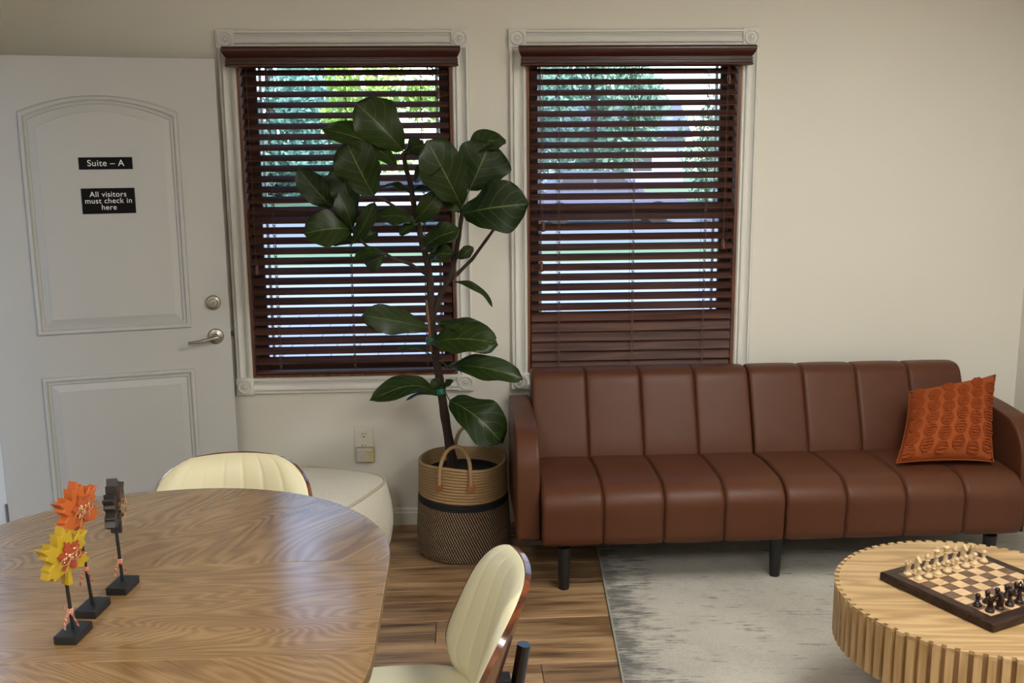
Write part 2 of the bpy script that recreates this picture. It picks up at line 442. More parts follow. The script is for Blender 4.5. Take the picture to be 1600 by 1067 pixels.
# ------------------------------------------------------------------ mesh helpers
class MB:
    def __init__(self):
        self.v, self.f, self.uv = [], [], {}

    def add(self, vs, fs):
        b = len(self.v)
        self.v += [tuple(p) for p in vs]
        self.f += [tuple(i + b for i in f) for f in fs]
        return self

    def box(self, x0, x1, y0, y1, z0, z1, mtx=None):
        p = [Vector((x, y, z)) for x in (x0, x1) for y in (y0, y1) for z in (z0, z1)]
        if mtx:
            p = [mtx @ q for q in p]
        return self.add(p, [(0, 1, 3, 2), (4, 6, 7, 5), (0, 4, 5, 1), (2, 3, 7, 6), (0, 2, 6, 4), (1, 5, 7, 3)])

    def lathe(self, prof, seg=24, c=(0, 0, 0), axis='Z', cap=True):
        vs, fs = [], []
        n = len(prof)
        for i in range(seg):
            a = 2 * PI * i / seg
            for r, h in prof:
                if axis == 'Z':
                    p = (c[0] + r * math.cos(a), c[1] + r * math.sin(a), c[2] + h)
                elif axis == 'Y':   # height runs towards -y
                    p = (c[0] + r * math.cos(a), c[1] - h, c[2] + r * math.sin(a))
                else:
                    p = (c[0] + h, c[1] + r * math.cos(a), c[2] + r * math.sin(a))
                vs.append(p)
        for i in range(seg):
            j = (i + 1) % seg
            for k in range(n - 1):
                fs.append((i * n + k, j * n + k, j * n + k + 1, i * n + k + 1))
        if cap:
            fs.append(tuple(i * n for i in range(seg))[::-1])
            fs.append(tuple(i * n + n - 1 for i in range(seg)))
        return self.add(vs, fs)

    def tube(self, pts, rad, seg=8, cap=True, flat=1.0):
        pts = [Vector(p) for p in pts]
        if not hasattr(rad, '__len__'):
            rad = [rad] * len(pts)
        vs, fs = [], []
        prev = None
        for i, p in enumerate(pts):
            d = (pts[min(i + 1, len(pts) - 1)] - pts[max(i - 1, 0)])
            d = d.normalized() if d.length > 1e-9 else Vector((0, 0, 1))
            if prev is None:
                a = d.cross(Vector((0, 0, 1)))
                if a.length < 0.15:
                    a = d.cross(Vector((1, 0, 0)))
            else:
                a = prev - d * prev.dot(d)
            a.normalize()
            b = d.cross(a)
            prev = a
            for k in range(seg):
                an = 2 * PI * k / seg
                vs.append(p + (a * math.cos(an) + b * math.sin(an) * flat) * rad[i])
        for i in range(len(pts) - 1):
            for k in range(seg):
                k2 = (k + 1) % seg
                fs.append((i * seg + k, i * seg + k2, (i + 1) * seg + k2, (i + 1) * seg + k))
        if cap:
            fs.append(tuple(range(seg))[::-1])
            fs.append(tuple((len(pts) - 1) * seg + k for k in range(seg)))
        return self.add(vs, fs)

    def prism(self, poly, fn0, fn1):
        """poly 2D; fn0/fn1 map (a,b) to the two end caps"""
        n = len(poly)
        vs = [fn0(a, b) for a, b in poly] + [fn1(a, b) for a, b in poly]
        fs = [tuple(range(n))[::-1], tuple(range(n, 2 * n))]
        for i in range(n):
            j = (i + 1) % n
            fs.append((i, j, n + j, n + i))
        return self.add(vs, fs)

    def grid(self, fn, nu, nv, closed_u=False, closed_v=False, uv=False):
        vs = [fn(i / (nu if closed_u else nu - 1), j / (nv if closed_v else nv - 1)) for i in range(nu) for j in range(nv)]
        fs = []
        for i in range(nu if closed_u else nu - 1):
            for j in range(nv if closed_v else nv - 1):
                i2, j2 = (i + 1) % nu, (j + 1) % nv
                fs.append((i * nv + j, i2 * nv + j, i2 * nv + j2, i * nv + j2))
        b = len(self.v)
        if uv:
            for i in range(nu):
                for j in range(nv):
                    self.uv[b + i * nv + j] = (i / (nu - 1), j / (nv - 1))
        return self.add(vs, fs)

    def loop_sweep(self, loop, prof, fn):
        """closed 2D loop (counter clockwise), profile (outward offset, height), fn(a,b,h)->point"""
        n = len(loop)
        vs, fs = [], []
        m = len(prof)
        for i in range(n):
            p0, p1, p2 = Vector(loop[i - 1]), Vector(loop[i]), Vector(loop[(i + 1) % n])
            d1, d2 = (p1 - p0).normalized(), (p2 - p1).normalized()
            n1, n2 = Vector((d1.y, -d1.x)), Vector((d2.y, -d2.x))
            mt = n1 + n2
            mt = mt / max(0.35, mt.dot(n1))
            for o, h in prof:
                q = p1 + mt * o
                vs.append(fn(q.x, q.y, h))
        for i in range(n):
            j = (i + 1) % n
            for k in range(m - 1):
                fs.append((i * m + k, j * m + k, j * m + k + 1, i * m + k + 1))
        return self.add(vs, fs)

    def mesh(self, name, smooth=True):
        me = bpy.data.meshes.new(name)
        me.from_pydata(self.v, [], self.f)
        bm = bmesh.new()
        bm.from_mesh(me)
        bmesh.ops.recalc_face_normals(bm, faces=bm.faces)
        bm.to_mesh(me)
        bm.free()
        if self.uv:
            ul = me.uv_layers.new(name='UVMap')
            for lp in me.loops:
                ul.data[lp.index].uv = self.uv.get(lp.vertex_index, (0.5, 0.5))
        if smooth:
            me.polygons.foreach_set('use_smooth', [True] * len(me.polygons))
        return me

    def build(self, name, mat, parent=None, smooth=True, bev=0.0, seg=2, angle=35, loc=None):
        me = self.mesh(name, smooth)
        return obj(name, me, mat, parent, bev, seg, smooth, angle, loc)


def obj(name, me, mat, parent=None, bev=0.0, seg=2, smooth=True, angle=35, loc=None):
    o = bpy.data.objects.new(name, me)
    COL.objects.link(o)
    if mat is not None and not me.materials:
        me.materials.append(M[mat] if isinstance(mat, str) else mat)
    if parent:
        o.parent = parent
    if loc:
        o.location = loc
    if bev:
        b = o.modifiers.new('bevel', 'BEVEL')
        b.width = bev
        b.segments = seg
        b.limit_method = 'ANGLE'
        b.angle_limit = R(30)
    if smooth:
        try:
            me.set_sharp_from_angle(angle=R(angle if not bev else 60))
        except Exception:
            pass
    return o


def tag(o, label, cat, group=None, kind=None):
    o['label'] = label
    o['category'] = cat
    if group:
        o['group'] = group
    if kind:
        o['kind'] = kind
    return o


def thing(name, label, cat, loc=(0, 0, 0), rz=0.0, group=None, kind=None):
    o = bpy.data.objects.new(name, None)
    COL.objects.link(o)
    o.location = loc
    o.rotation_euler = (0, 0, rz)
    o.empty_display_size = 0.1
    return tag(o, label, cat, group, kind)


def copy_tree(o, parent=None):
    c = o.copy()
    COL.objects.link(c)
    c.parent = parent
    for ch in o.children:
        copy_tree(ch, c)
    return c


# ------------------------------------------------------------------ the room
XL, XR, YF, ZC = -1.85, 2.535, -6.6, 2.60
W1 = (-0.917, -0.022)
W2 = (0.291, 1.212)
ZB, ZT = 0.695, 2.093
TH = 0.16

fl = MB().box(XL - 0.12, XR + 0.12, YF - 0.12, 0.0, -0.08, -0.008).build('floor', 'subfloor', smooth=False)
tag(fl, 'brown hickory look plank floor of the waiting room', 'floor', kind='structure')
# planks: boards run along x
PW = 0.165
rows = int((-YF) / PW) + 1
base_meshes = {}
for r in range(rows):
    y1 = -r * PW
    y0 = max(YF, y1 - PW)
    if y1 - y0 < 0.02:
        continue
    x = XL - random.choice([0.0, 0.35, 0.7, 1.0])
    x = max(x, XL - 1.1)
    while x < XR:
        x2 = x + 1.22
        a, b = max(x, XL), min(x2, XR)
        if b - a > 0.03:
            key = (round(b - a, 3), round(y1 - y0, 3))
            me = base_meshes.get(key)
            if me is None:
                g = 0.0009
                h = 0.0022
                w_, d_ = (b - a) / 2 - g, (y1 - y0) / 2 - g
                mb = MB()
                top = [(-w_ + h, -d_ + h, 0), (w_ - h, -d_ + h, 0), (w_ - h, d_ - h, 0), (-w_ + h, d_ - h, 0)]
                mid_ = [(-w_, -d_, -0.0018), (w_, -d_, -0.0018), (w_, d_, -0.0018), (-w_, d_, -0.0018)]
                bot = [(px, py, -0.008) for px, py, _ in mid_]
                fs = [(0, 1, 2, 3), (11, 10, 9, 8)]
                for i in range(4):
                    j = (i + 1) % 4
                    fs += [(i, 4 + i, 4 + j, j), (4 + i, 8 + i, 8 + j, 4 + j)]
                me = mb.add(top + mid_ + bot, fs).mesh('plank', False)
                me.materials.append(M['plank'])
                base_meshes[key] = me
            obj('plank', me, None, fl, smooth=False, loc=((a + b) / 2, (y0 + y1) / 2, 0))
        x = x2

wb = MB()
xs = [XL - 0.12, W1[0], W1[1], W2[0], W2[1], XR + 0.12]
for i in range(5):
    if i in (1, 3):
        wb.box(xs[i], xs[i + 1], 0, TH, -0.08, ZB)
        wb.box(xs[i], xs[i + 1], 0, TH, ZT, ZC)
    else:
        wb.box(xs[i], xs[i + 1], 0, TH, -0.08, ZC)
tag(wb.build('wall_back', 'wall', smooth=False), 'cream painted wall pierced by the two blinded windows', 'wall', kind='structure')
DO0, DO1, DZ = -1.335, -0.385, 2.055   # doorway in the left wall
wl = MB()
wl.box(XL - 0.12, XL, DO1, 0, 0, ZC)
wl.box(XL - 0.12, XL, YF, DO0, 0, ZC)
wl.box(XL - 0.12, XL, DO0, DO1, DZ, ZC)
tag(wl.build('wall_left', 'wall', smooth=False), 'cream painted side wall holding the doorway of the open door', 'wall', kind='structure')
tag(MB().box(XR, XR + 0.12, YF, 0, 0, ZC).build('wall_right', 'wall', smooth=False), 'cream painted side wall past the right end of the sofa', 'wall', kind='structure')
tag(MB().box(XL - 0.12, XR + 0.12, YF - 0.12, YF, 0, ZC).build('wall_front', 'wall', smooth=False), 'cream painted wall facing the windows', 'wall', kind='structure')
tag(MB().box(XL - 0.3, XR + 0.3, YF - 0.3, 0.45, ZC, ZC + 0.15).build('ceiling', 'ceiling', smooth=False), 'off white painted ceiling with lamp panels', 'ceiling', kind='structure')


def base_prof(h=0.078):
    return [(0, 0), (0.013, 0), (0.013, h * 0.70), (0.010, h * 0.80), (0.010, h * 0.88), (0.005, h), (0, h)]
mb = MB().prism(base_prof(), lambda a, b: (XL, -a, b), lambda a, b: (XR, -a, b))
tag(mb.build('baseboard_back', 'trim', smooth=False), 'white moulded baseboard along the window wall', 'baseboard', kind='structure')
mb = MB().prism(base_prof(), lambda a, b: (XR - a, YF, b), lambda a, b: (XR - a, -0.014, b))
tag(mb.build('baseboard_right', 'trim', smooth=False), 'white moulded baseboard along the wall beside the sofa', 'baseboard', kind='structure')
mb = MB().prism(base_prof(), lambda a, b: (XL + a, DO1 + 0.075, b), lambda a, b: (XL + a, -0.014, b))
mb.prism(base_prof(), lambda a, b: (XL + a, YF, b), lambda a, b: (XL + a, DO0 - 0.075, b))
tag(mb.build('baseboard_left', 'trim', smooth=False), 'white moulded baseboard beside the doorway', 'baseboard', kind='structure')

# ------------------------------------------------------------------ windows
CP = [(0, 0), (0, 0.014), (0.005, 0.020), (0.012, 0.020), (0.0135, 0.012), (0.0155, 0.012), (0.019, 0.021), (0.027, 0.012), (0.044, 0.012),
      (0.053, 0.022), (0.055, 0.013), (0.0575, 0.013), (0.060, 0.023), (0.068, 0.022), (0.072, 0.015), (0.072, 0)]
CW = 0.072


def window(name, label, x0, x1, tilt=0.0):
    w = thing(name, label, 'window', ((x0 + x1) / 2, 0, ZB), 0, kind='structure')
    hw, hh = (x1 - x0) / 2, ZT - ZB
    for s in (-1, 1):
        MB().prism(CP, lambda a, b: (s * (hw + a), -b, 0), lambda a, b: (s * (hw + a), -b, hh)).build('side_casing', 'trim', w, angle=50)
    MB().prism(CP, lambda a, b: (-hw, -b, hh + a), lambda a, b: (hw, -b, hh + a)).build('head_casing', 'trim', w, angle=50)
    MB().prism(CP, lambda a, b: (-hw, -b, -a), lambda a, b: (hw, -b, -a)).build('sill_casing', 'trim', w, angle=50)
    for s in (-1, 1):
        for zc in (hh + CW / 2, -CW / 2):
            cx = s * (hw + CW / 2)
            b = MB()
            e = CW / 2 + 0.0015
            b.box(cx - e, cx + e, -0.023, 0, zc - e, zc + e)
            blk = b.build('rosette_block', 'trim', w, bev=0.002)
            prof = [(0.0315, 0.0), (0.0300, 0.0070), (0.0265, 0.0075), (0.0240, 0.0003), (0.0175, 0.0003), (0.0150, 0.0060), (0.0115, 0.0060), (0.0100, 0.0015), (0.0075, 0.0065), (0.004, 0.0085), (0.0005, 0.009)]
            MB().lathe(prof, 28, (cx, -0.0232, zc), 'Y', cap=False).build('rosette', 'trim', blk, angle=60)
    # wooden jamb lining
    j = MB()
    j.box(-hw, -hw + 0.012, -0.012, TH, 0, hh)
    j.box(hw - 0.012, hw, -0.012, TH, 0, hh)
    j.box(-hw + 0.012, hw - 0.012, -0.012, TH, hh - 0.012, hh)
    j.box(-hw + 0.012, hw - 0.012, -0.012, TH, 0, 0.012)
    j.build('jamb', 'jamb', w, smooth=False)
    zm = 1.405 - ZB
    i0, i1 = -hw + 0.012, hw - 0.012
    for (za, zb, yy, nm) in ((zm - 0.022, hh - 0.012, 0.115, 'upper_sash'), (0.012, zm + 0.022, 0.085, 'lower_sash')):
        f = MB()
        st, tr_ = 0.045, 0.044
        f.box(i0, i0 + st, yy - 0.014, yy + 0.014, za, zb)
        f.box(i1 - st, i1, yy - 0.014, yy + 0.014, za, zb)
        f.box(i0 + st, i1 - st, yy - 0.014, yy + 0.014, za, za + tr_)
        f.box(i0 + st, i1 - st, yy - 0.014, yy + 0.014, zb - tr_, zb)
        so = f.build(nm, 'sash', w, smooth=False, bev=0.003, seg=1)
        MB().box(i0 + st, i1 - st, yy - 0.002, yy + 0.002, za + tr_, zb - tr_).build('pane', 'glass', so, smooth=False)
    # white screen frame outside
    f = MB()
    for s in (-1, 1):
        xa = s * (hw - 0.012 - 0.056)
        f.box(xa - 0.006, xa + 0.006, 0.135, 0.148, 0.02, hh - 0.02)
    f.box(i0, i1, 0.135, 0.148, 0.012, 0.024)
    f.box(i0, i1, 0.135, 0.148, hh - 0.024, hh - 0.012)
    f.build('screen_frame', 'screen', w, smooth=False)
    return w


window('window_1', 'white cased sash window behind the potted fig beside the door', *W1)
window('window_2', 'white cased sash window rising behind the sofa back', *W2)


def blind(label, x0, x1, zbot, n, closed_from, cords, tassels, open_t, wand_side):
    hw = (x1 - x0) / 2
    b = thing('wood_blind', label, 'blind', ((x0 + x1) / 2, 0, ZB), 0, 'wooden window blinds')
    # valance with crown profile and returns
    VP = [(0.028, 1.315), (0.080, 1.315), (0.086, 1.318), (0.087, 1.323), (0.081, 1.327), (0.081, 1.329), (0.085, 1.331), (0.085, 1.335), (0.079, 1.338), (0.079, 1.340),
          (0.084, 1.342), (0.084, 1.346), (0.078, 1.349), (0.078, 1.352), (0.083, 1.355), (0.090, 1.362), (0.098, 1.370), (0.103, 1.378), (0.104, 1.386), (0.102, 1.393), (0.097, 1.396), (0.028, 1.396)]
    vx = hw + 0.028
    v = MB()
    n_ = len(VP)
    vs, fs = [], []
    ends = [(-vx, 1), (vx, -1)]
    for xx, sg in ends:
        for d, h in VP:
            # flare the ends like mitred returns
            vs.append((xx - sg * (d - 0.086) * 0.55, -d, h))
    for i in range(n_):
        j = (i + 1) % n_
        fs.append((i, j, n_ + j, n_ + i))
    fs += [tuple(range(n_))[::-1], tuple(range(n_, 2 * n_))]
    v.add(vs, fs)
    v.build('valance', 'valance', b, angle=50)
    MB().box(-hw + 0.016, hw - 0.016, -0.026, 0.03, 1.345, 1.384).build('head_rail', 'blind', b, smooth=False)
    # slats
    pitch = 0.0437
    ztop = 1.3125
    meshes = {}

    def slat_mesh(tl, wdt):
        k = (round(tl, 1), round(wdt, 3))
        if k not in meshes:
            m = MB()
            sec = []
            nseg = 5
            for q in range(nseg + 1):
                a = -0.0255 + 0.051 * q / nseg
                sec.append((a, 0.0014 + 0.0016 * (1 - (a / 0.0255) ** 2)))
            for q in range(nseg, -1, -1):
                a = -0.0255 + 0.051 * q / nseg
                sec.append((a, -0.0014 + 0.0016 * (1 - (a / 0.0255) ** 2)))
            ca, sa = math.cos(R(tl)), math.sin(R(tl))
            m.prism(sec, lambda a, h: (-wdt, a * ca - h * sa, a * sa + h * ca), lambda a, h: (wdt, a * ca - h * sa, a * sa + h * ca))
            me = m.mesh('slat')
            me.materials.append(M['blind'])
            meshes[k] = me
        return meshes[k]
    z = ztop - 0.0141
    cx0 = [c - (x0 + x1) / 2 for c in cords]
    zend = zbot - ZB
    i = 0
    while z > zend + 0.0165:
        tl = open_t
        if closed_from is not None and z < closed_from - ZB:
            k = (closed_from - ZB - z) / pitch
            tl = open_t + min(1, k * 0.6) * (62 - open_t)
        obj('slat', slat_mesh(tl, hw - 0.017), None, b, loc=(0, -0.004, z), angle=50)
        z -= pitch
        i += 1
    MB().box(-hw + 0.017, hw - 0.017, -0.028, 0.022, zend, zend + 0.012).build('bottom_rail', 'blind', b, bev=0.003)
    for c in cx0:
        m = MB()
        for yy in (-0.0325, 0.0265):
            m.tube([(c - 0.004, yy, ztop), (c - 0.004, yy, zend + 0.02)], 0.0009, 5)
        m.tube([(c + 0.004, -0.0335, ztop), (c + 0.004, -0.0335, zend + 0.02)], 0.0012, 5)
        zz = ztop - 0.03
        while zz > zend + 0.03:
            m.tube([(c - 0.004, -0.0325, zz), (c, -0.035, zz - 0.004), (c + 0.004, -0.0335, zz - 0.010)], 0.0021, 5)
            zz -= pitch
        m.build('ladder_cord', 'cord', b)
    for tx, tz in tassels:
        tx -= (x0 + x1) / 2
        tz -= ZB
        cd = MB().tube([(tx, -0.046, 1.35), (tx, -0.046, tz + 0.02)], 0.0011, 5).build('pull_cord', 'cord', b)
        MB().lathe([(0.002, 0.022), (0.0065, 0.018), (0.008, 0.010), (0.009, -0.006), (0.012, -0.014), (0.011, -0.020), (0.004, -0.023)], 14, (tx, -0.046, tz)).build('tassel', 'tassel', cd)
    return b


blind('mahogany slat blind in the window behind the fig, slats open to the bottom', W1[0], W1[1], 0.712, 31, None, (-0.791, -0.469, -0.151), [(-0.081, 1.905), (-0.87, 1.175)], 29, 1)
blind('mahogany slat blind above the sofa with its lowest slats tilted shut', W2[0], W2[1], 0.7085, 31, 0.985, (0.427, 0.751, 1.066), [(1.150, 1.955), (1.145, 1.258), (0.358, 1.345), (0.350, 1.172)], 29, -1)

# ------------------------------------------------------------------ door
DW, DH, DT = 0.911, 2.025, 0.044
dr = thing('door_1', 'white panel door swung open against the window wall with black signs', 'door', (XL + 0.001, -0.394, 0.012), R(14.5), kind='structure')
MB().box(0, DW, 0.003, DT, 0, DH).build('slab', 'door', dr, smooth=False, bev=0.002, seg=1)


def door_panel(x0, x1, z0, z1, rise):
    """moulding and raised field from insets of one outline; rise = height of the arch"""
    def loop(ins):
        L = [(x0 + ins, z0 + ins), (x1 - ins, z0 + ins)]
        for i in range(25):
            q = i / 24
            L.append((x1 - ins + (x0 - x1 + 2 * ins) * q, z1 - ins + rise * (1 - (2 * q - 1) ** 2)))
        return L

    def stack(prof, cap):
        m = MB()
        n = len(loop(0))
        vs = []
        for ins, h in prof:
            vs += [(a, 0.003 - h, b) for a, b in loop(ins)]
        fs = []
        for k in range(len(prof) - 1):
            for i in range(n):
                j = (i + 1) % n
                fs.append((k * n + i, k * n + j, (k + 1) * n + j, (k + 1) * n + i))
        if cap:
            fs.append(tuple((len(prof) - 1) * n + i for i in range(n)))
        return m.add(vs, fs)
    stack([(-0.001, 0.0), (0.0, 0.005), (0.004, 0.010), (0.010, 0.0115), (0.016, 0.009), (0.019, 0.002), (0.0225, 0.0015), (0.024, 0.0055), (0.029, 0.0055), (0.032, 0.0004)], False).build('panel_moulding', 'door', dr, angle=35)
    stack([(0.034, 0.0004), (0.060, 0.0085), (0.061, 0.0100)], True).build('raised_field', 'door', dr, angle=20)


xa, xb = 0.172, 0.756
door_panel(xa, xb, 0.945, 1.815, 0.062)
door_panel(xa, xb, 0.20, 0.772, 0.0)
# lever and deadbolt
lv = MB().lathe([(0.033, 0.0), (0.033, 0.004), (0.029, 0.010), (0.020, 0.013), (0.0135, 0.016), (0.0135, 0.034), (0.011, 0.038), (0.0005, 0.039)], 28, (DW - 0.062, 0.003, 0.902), 'Y').build('door_lever', 'nickel', dr)
MB().tube([(DW - 0.056, -0.040, 0.905), (DW - 0.075, -0.047, 0.903), (DW - 0.100, -0.050, 0.897), (DW - 0.135, -0.048, 0.890), (DW - 0.172, -0.041, 0.886)], [0.010, 0.0105, 0.0095, 0.0085, 0.007], 12, flat=0.75).build('lever_handle', 'nickel', lv)
MB().lathe([(0.0055, 0), (0.0055, 0.0015), (0.0005, 0.0018)], 14, (DW - 0.062, -0.0355, 0.902), 'Y').build('keyhole', 'black', lv)
db = MB().lathe([(0.031, 0.0), (0.031, 0.006), (0.027, 0.014), (0.020, 0.0165), (0.019, 0.014), (0.0165, 0.014), (0.0150, 0.019), (0.0005, 0.020)], 28, (DW - 0.064, 0.003, 1.044), 'Y').build('deadbolt', 'nickel', dr)
k = MB().lathe([(0.010, 0), (0.010, 0.003), (0.0005, 0.0032)], 18, (DW - 0.064, -0.0170, 1.043), 'Y').build('lock_cylinder', 'nickel', db)
MB().box(DW - 0.0652, DW - 0.0628, -0.0212, -0.0195, 1.038, 1.049).build('keyway', 'black', db, smooth=False)
MB().box(DW, DW + 0.010, 0.014, 0.030, 0.895, 0.915).build('latch_bolt', 'black', dr, smooth=False)
for z in (0.22, 1.02, 1.82):
    MB().tube([(-0.004, 0.002, z - 0.045), (-0.004, 0.002, z + 0.045)], 0.006, 10).build('hinge', 'nickel', dr)


def sign(label, x0, x1, z0, z1, lines, size, tilt=0.0):
    s = thing('door_sign', label, 'sign', dr.matrix_basis @ Vector(((x0 + x1) / 2, -0.0065, (z0 + z1) / 2)), R(14.5))
    s.rotation_euler = (0, tilt, R(14.5))
    hw, hh = (x1 - x0) / 2, (z1 - z0) / 2
    MB().box(-hw, hw, -0.003, 0.001, -hh, hh).build('plate', 'sign', s, smooth=False, bev=0.0008, seg=1)
    cu = bpy.data.curves.new('lettering', 'FONT')
    cu.body = '\n'.join(lines)
    cu.size = size
    cu.align_x = 'CENTER'
    cu.align_y = 'CENTER'
    cu.space_line = 0.86
    cu.extrude = 0.0003
    cu.offset = 0.0001
    cu.space_character = 1.06
    tmp = bpy.data.objects.new('tmp', cu)
    COL.objects.link(tmp)
    bpy.context.view_layer.update()
    me = bpy.data.meshes.new_from_object(tmp.evaluated_get(bpy.context.evaluated_depsgraph_get()))
    bpy.data.objects.remove(tmp)
    me.transform(Matrix.Rotation(R(90), 4, 'X'))
    me.materials.clear()
    me.name = 'lettering'
    o = obj('lettering', me, 'letter', s, smooth=False, loc=(0, -0.0034, 0))
    return s


bpy.context.view_layer.update()
sign('small black door sign reading Suite - A', DW - 0.534, DW - 0.336, 1.594, 1.641, ['Suite \u2013 A'], 0.0345)
sign('larger black door sign asking all visitors to check in here', DW - 0.534, DW - 0.336, 1.421, 1.521, ['All visitors', 'must check in', 'here'], 0.0295)

# door frame in the left wall and threshold
tr = thing('trim_1', 'white jamb and casing around the doorway with brown threshold', 'door frame', (XL, 0, 0), kind='structure')
j = MB()
j.box(-0.12, 0, DO1 - 0.001, DO1 + 0.018, 0, DZ)
j.box(-0.12, 0, DO0 - 0.018, DO0 + 0.001, 0, DZ)
j.box(-0.12, 0, DO0, DO1, DZ - 0.018, DZ)
j.build('jamb', 'trim', tr, smooth=False)
MB().box(0, 0.015, DO1 + 0.012, DO1 + 0.075, 0, DZ + 0.06).build('casing', 'trim', tr, smooth=False, bev=0.003)
MB().box(0, 0.015, DO0 - 0.075, DO0 - 0.012, 0, DZ + 0.06).build('casing', 'trim', tr, smooth=False, bev=0.003)
MB().box(0, 0.015, DO0 - 0.012, DO1 + 0.012, DZ - 0.002, DZ + 0.06).build('casing', 'trim', tr, smooth=False, bev=0.003)
MB().box(-0.14, 0.0, DO0 + 0.001, DO1 - 0.001, 0.0005, 0.018).build('threshold', 'jamb', tr, smooth=False, bev=0.004)

# ------------------------------------------------------------------ ceiling lamps (the room's own light)
def panel_lamp(x, y, label, w=0.6, d=1.2):
    p = thing('ceiling_lamp', label, 'lamp', (x, y, ZC), 0, 'flat ceiling lamps')
    f = MB()
    t_ = 0.02
    f.box(-w / 2, w / 2, -d / 2, -d / 2 + t_, -0.03, 0)
    f.box(-w / 2, w / 2, d / 2 - t_, d / 2, -0.03, 0)
    f.box(-w / 2, -w / 2 + t_, -d / 2 + t_, d / 2 - t_, -0.03, 0)
    f.box(w / 2 - t_, w / 2, -d / 2 + t_, d / 2 - t_, -0.03, 0)
    f.build('frame', 'trim', p, smooth=False)
    MB().box(-w / 2 + t_, w / 2 - t_, -d / 2 + t_, d / 2 - t_, -0.026, -0.02).build('diffuser', 'lamp', p, smooth=False)


panel_lamp(1.45, -2.3, 'flat white ceiling lamp above the coffee table')
panel_lamp(1.45, -4.8, 'flat white ceiling lamp behind the coffee table')
panel_lamp(-0.75, -4.6, 'flat white ceiling lamp behind the dining table')

# ------------------------------------------------------------------ sofa
SX0, SX1 = 0.288, 2.136
sofa = thing('sofa', 'tan leather split back sofa with channel seams and black legs under the window', 'sofa', (1.212, -0.45, 0))
OX, OY = 1.212, -0.45


def rounded(poly, r, n=5):
    out = []
    m = len(poly)
    for i in range(m):
        p0, p1, p2 = Vector(poly[i - 1]), Vector(poly[i]), Vector(poly[(i + 1) % m])
        rr = r[i] if hasattr(r, '__len__') else r
        d1, d2 = (p0 - p1), (p2 - p1)
        rr = min(rr, d1.length * 0.45, d2.length * 0.45)
        a, b = p1 + d1.normalized() * rr, p1 + d2.normalized() * rr
        for k in range(n + 1):
            q = k / n
            out.append(tuple((1 - q) ** 2 * a + 2 * q * (1 - q) * p1 + q * q * b))
    return out


def resample(poly, n):
    pts = [Vector(p) for p in poly] + [Vector(poly[0])]
    L = [0]
    for i in range(len(pts) - 1):
        L.append(L[-1] + (pts[i + 1] - pts[i]).length)
    out = []
    j = 0
    for k in range(n):
        s = L[-1] * k / n
        while L[j + 1] < s:
            j += 1
        q = (s - L[j]) / max(1e-9, L[j + 1] - L[j])
        out.append(pts[j].lerp(pts[j + 1], q))
    return out


def channel(poly, w, ends=(0.008, 0.008), seg=64, puff=0.0):
    """one padded channel: closed yz profile swept across width w; edges dip into the seams"""
    pr = resample(poly, seg)
    c = Vector((sum(p.x for p in pr) / seg, sum(p.y for p in pr) / seg))
    nrm = []
    for i in range(seg):
        d = pr[(i + 1) % seg] - pr[i - 1]
        nn = Vector((d.y, -d.x)).normalized()
        if nn.dot(pr[i] - c) < 0:
            nn = -nn
        nrm.append(nn)
    st = [0.0, 0.008, 0.02, 0.035, 0.055, 0.085, 0.13, 0.22, 0.36, 0.5, 0.64, 0.78, 0.87, 0.915, 0.945, 0.965, 0.98, 0.992, 1.0]
    vs, fs = [], []
    for u in st:
        e = abs(2 * u - 1)
        dip = (ends[0] if u < 0.5 else ends[1]) * (e ** 26) + 0.0012 * e ** 4 - puff * (1 - e ** 2)
        for i in range(seg):
            q = pr[i] - nrm[i] * dip
            vs.append((u * w, q.x, q.y))
    for a in range(len(st) - 1):
        for i in range(seg):
            j = (i + 1) % seg
            fs.append((a * seg + i, (a + 1) * seg + i, (a + 1) * seg + j, a * seg + j))
    fs.append(tuple(range(seg)))
    fs.append(tuple((len(st) - 1) * seg + i for i in range(seg))[::-1])
    m = MB()
    m.add(vs, fs)
    return m


seat_poly = rounded([(-0.36, 0.19), (-0.36, 0.415), (-0.55, 0.432), (-0.755, 0.425), (-0.822, 0.375), (-0.812, 0.190)], [0.01, 0.02, 0.2, 0.09, 0.07, 0.035], 6)
back_poly = rounded([(-0.405, 0.30), (-0.385, 0.44), (-0.255, 0.752), (-0.13, 0.752), (-0.235, 0.30)], [0.02, 0.1, 0.045, 0.05, 0.02], 6)
seat_poly = [(a - OY, b) for a, b in seat_poly]
back_poly = [(a - OY, b) for a, b in back_poly]
half = (SX1 - SX0) / 2 - 0.003
cwid = half / 4
seat_me = channel(seat_poly, cwid - 0.0006, puff=0.0015).mesh('seat_panel')
back_me = channel(back_poly, cwid - 0.0006, puff=0.0015).mesh('back_panel')
seat_me.materials.append(M['leather'])
back_me.materials.append(M['leather'])


def stitch_mesh(pts):
    m = MB()
    for off in (-0.007, 0.007):
        for i in range(len(pts) - 1):
            a, b = Vector(pts[i]), Vector(pts[i + 1])
            nst = max(1, int((b - a).length / 0.009))
            for q in range(nst):
                p, r_ = a.lerp(b, (q + 0.15) / nst), a.lerp(b, (q + 0.75) / nst)
                m.tube([(off, p.x, p.y), (off, r_.x, r_.y)], 0.0009, 4)
    return m.mesh('stitching')


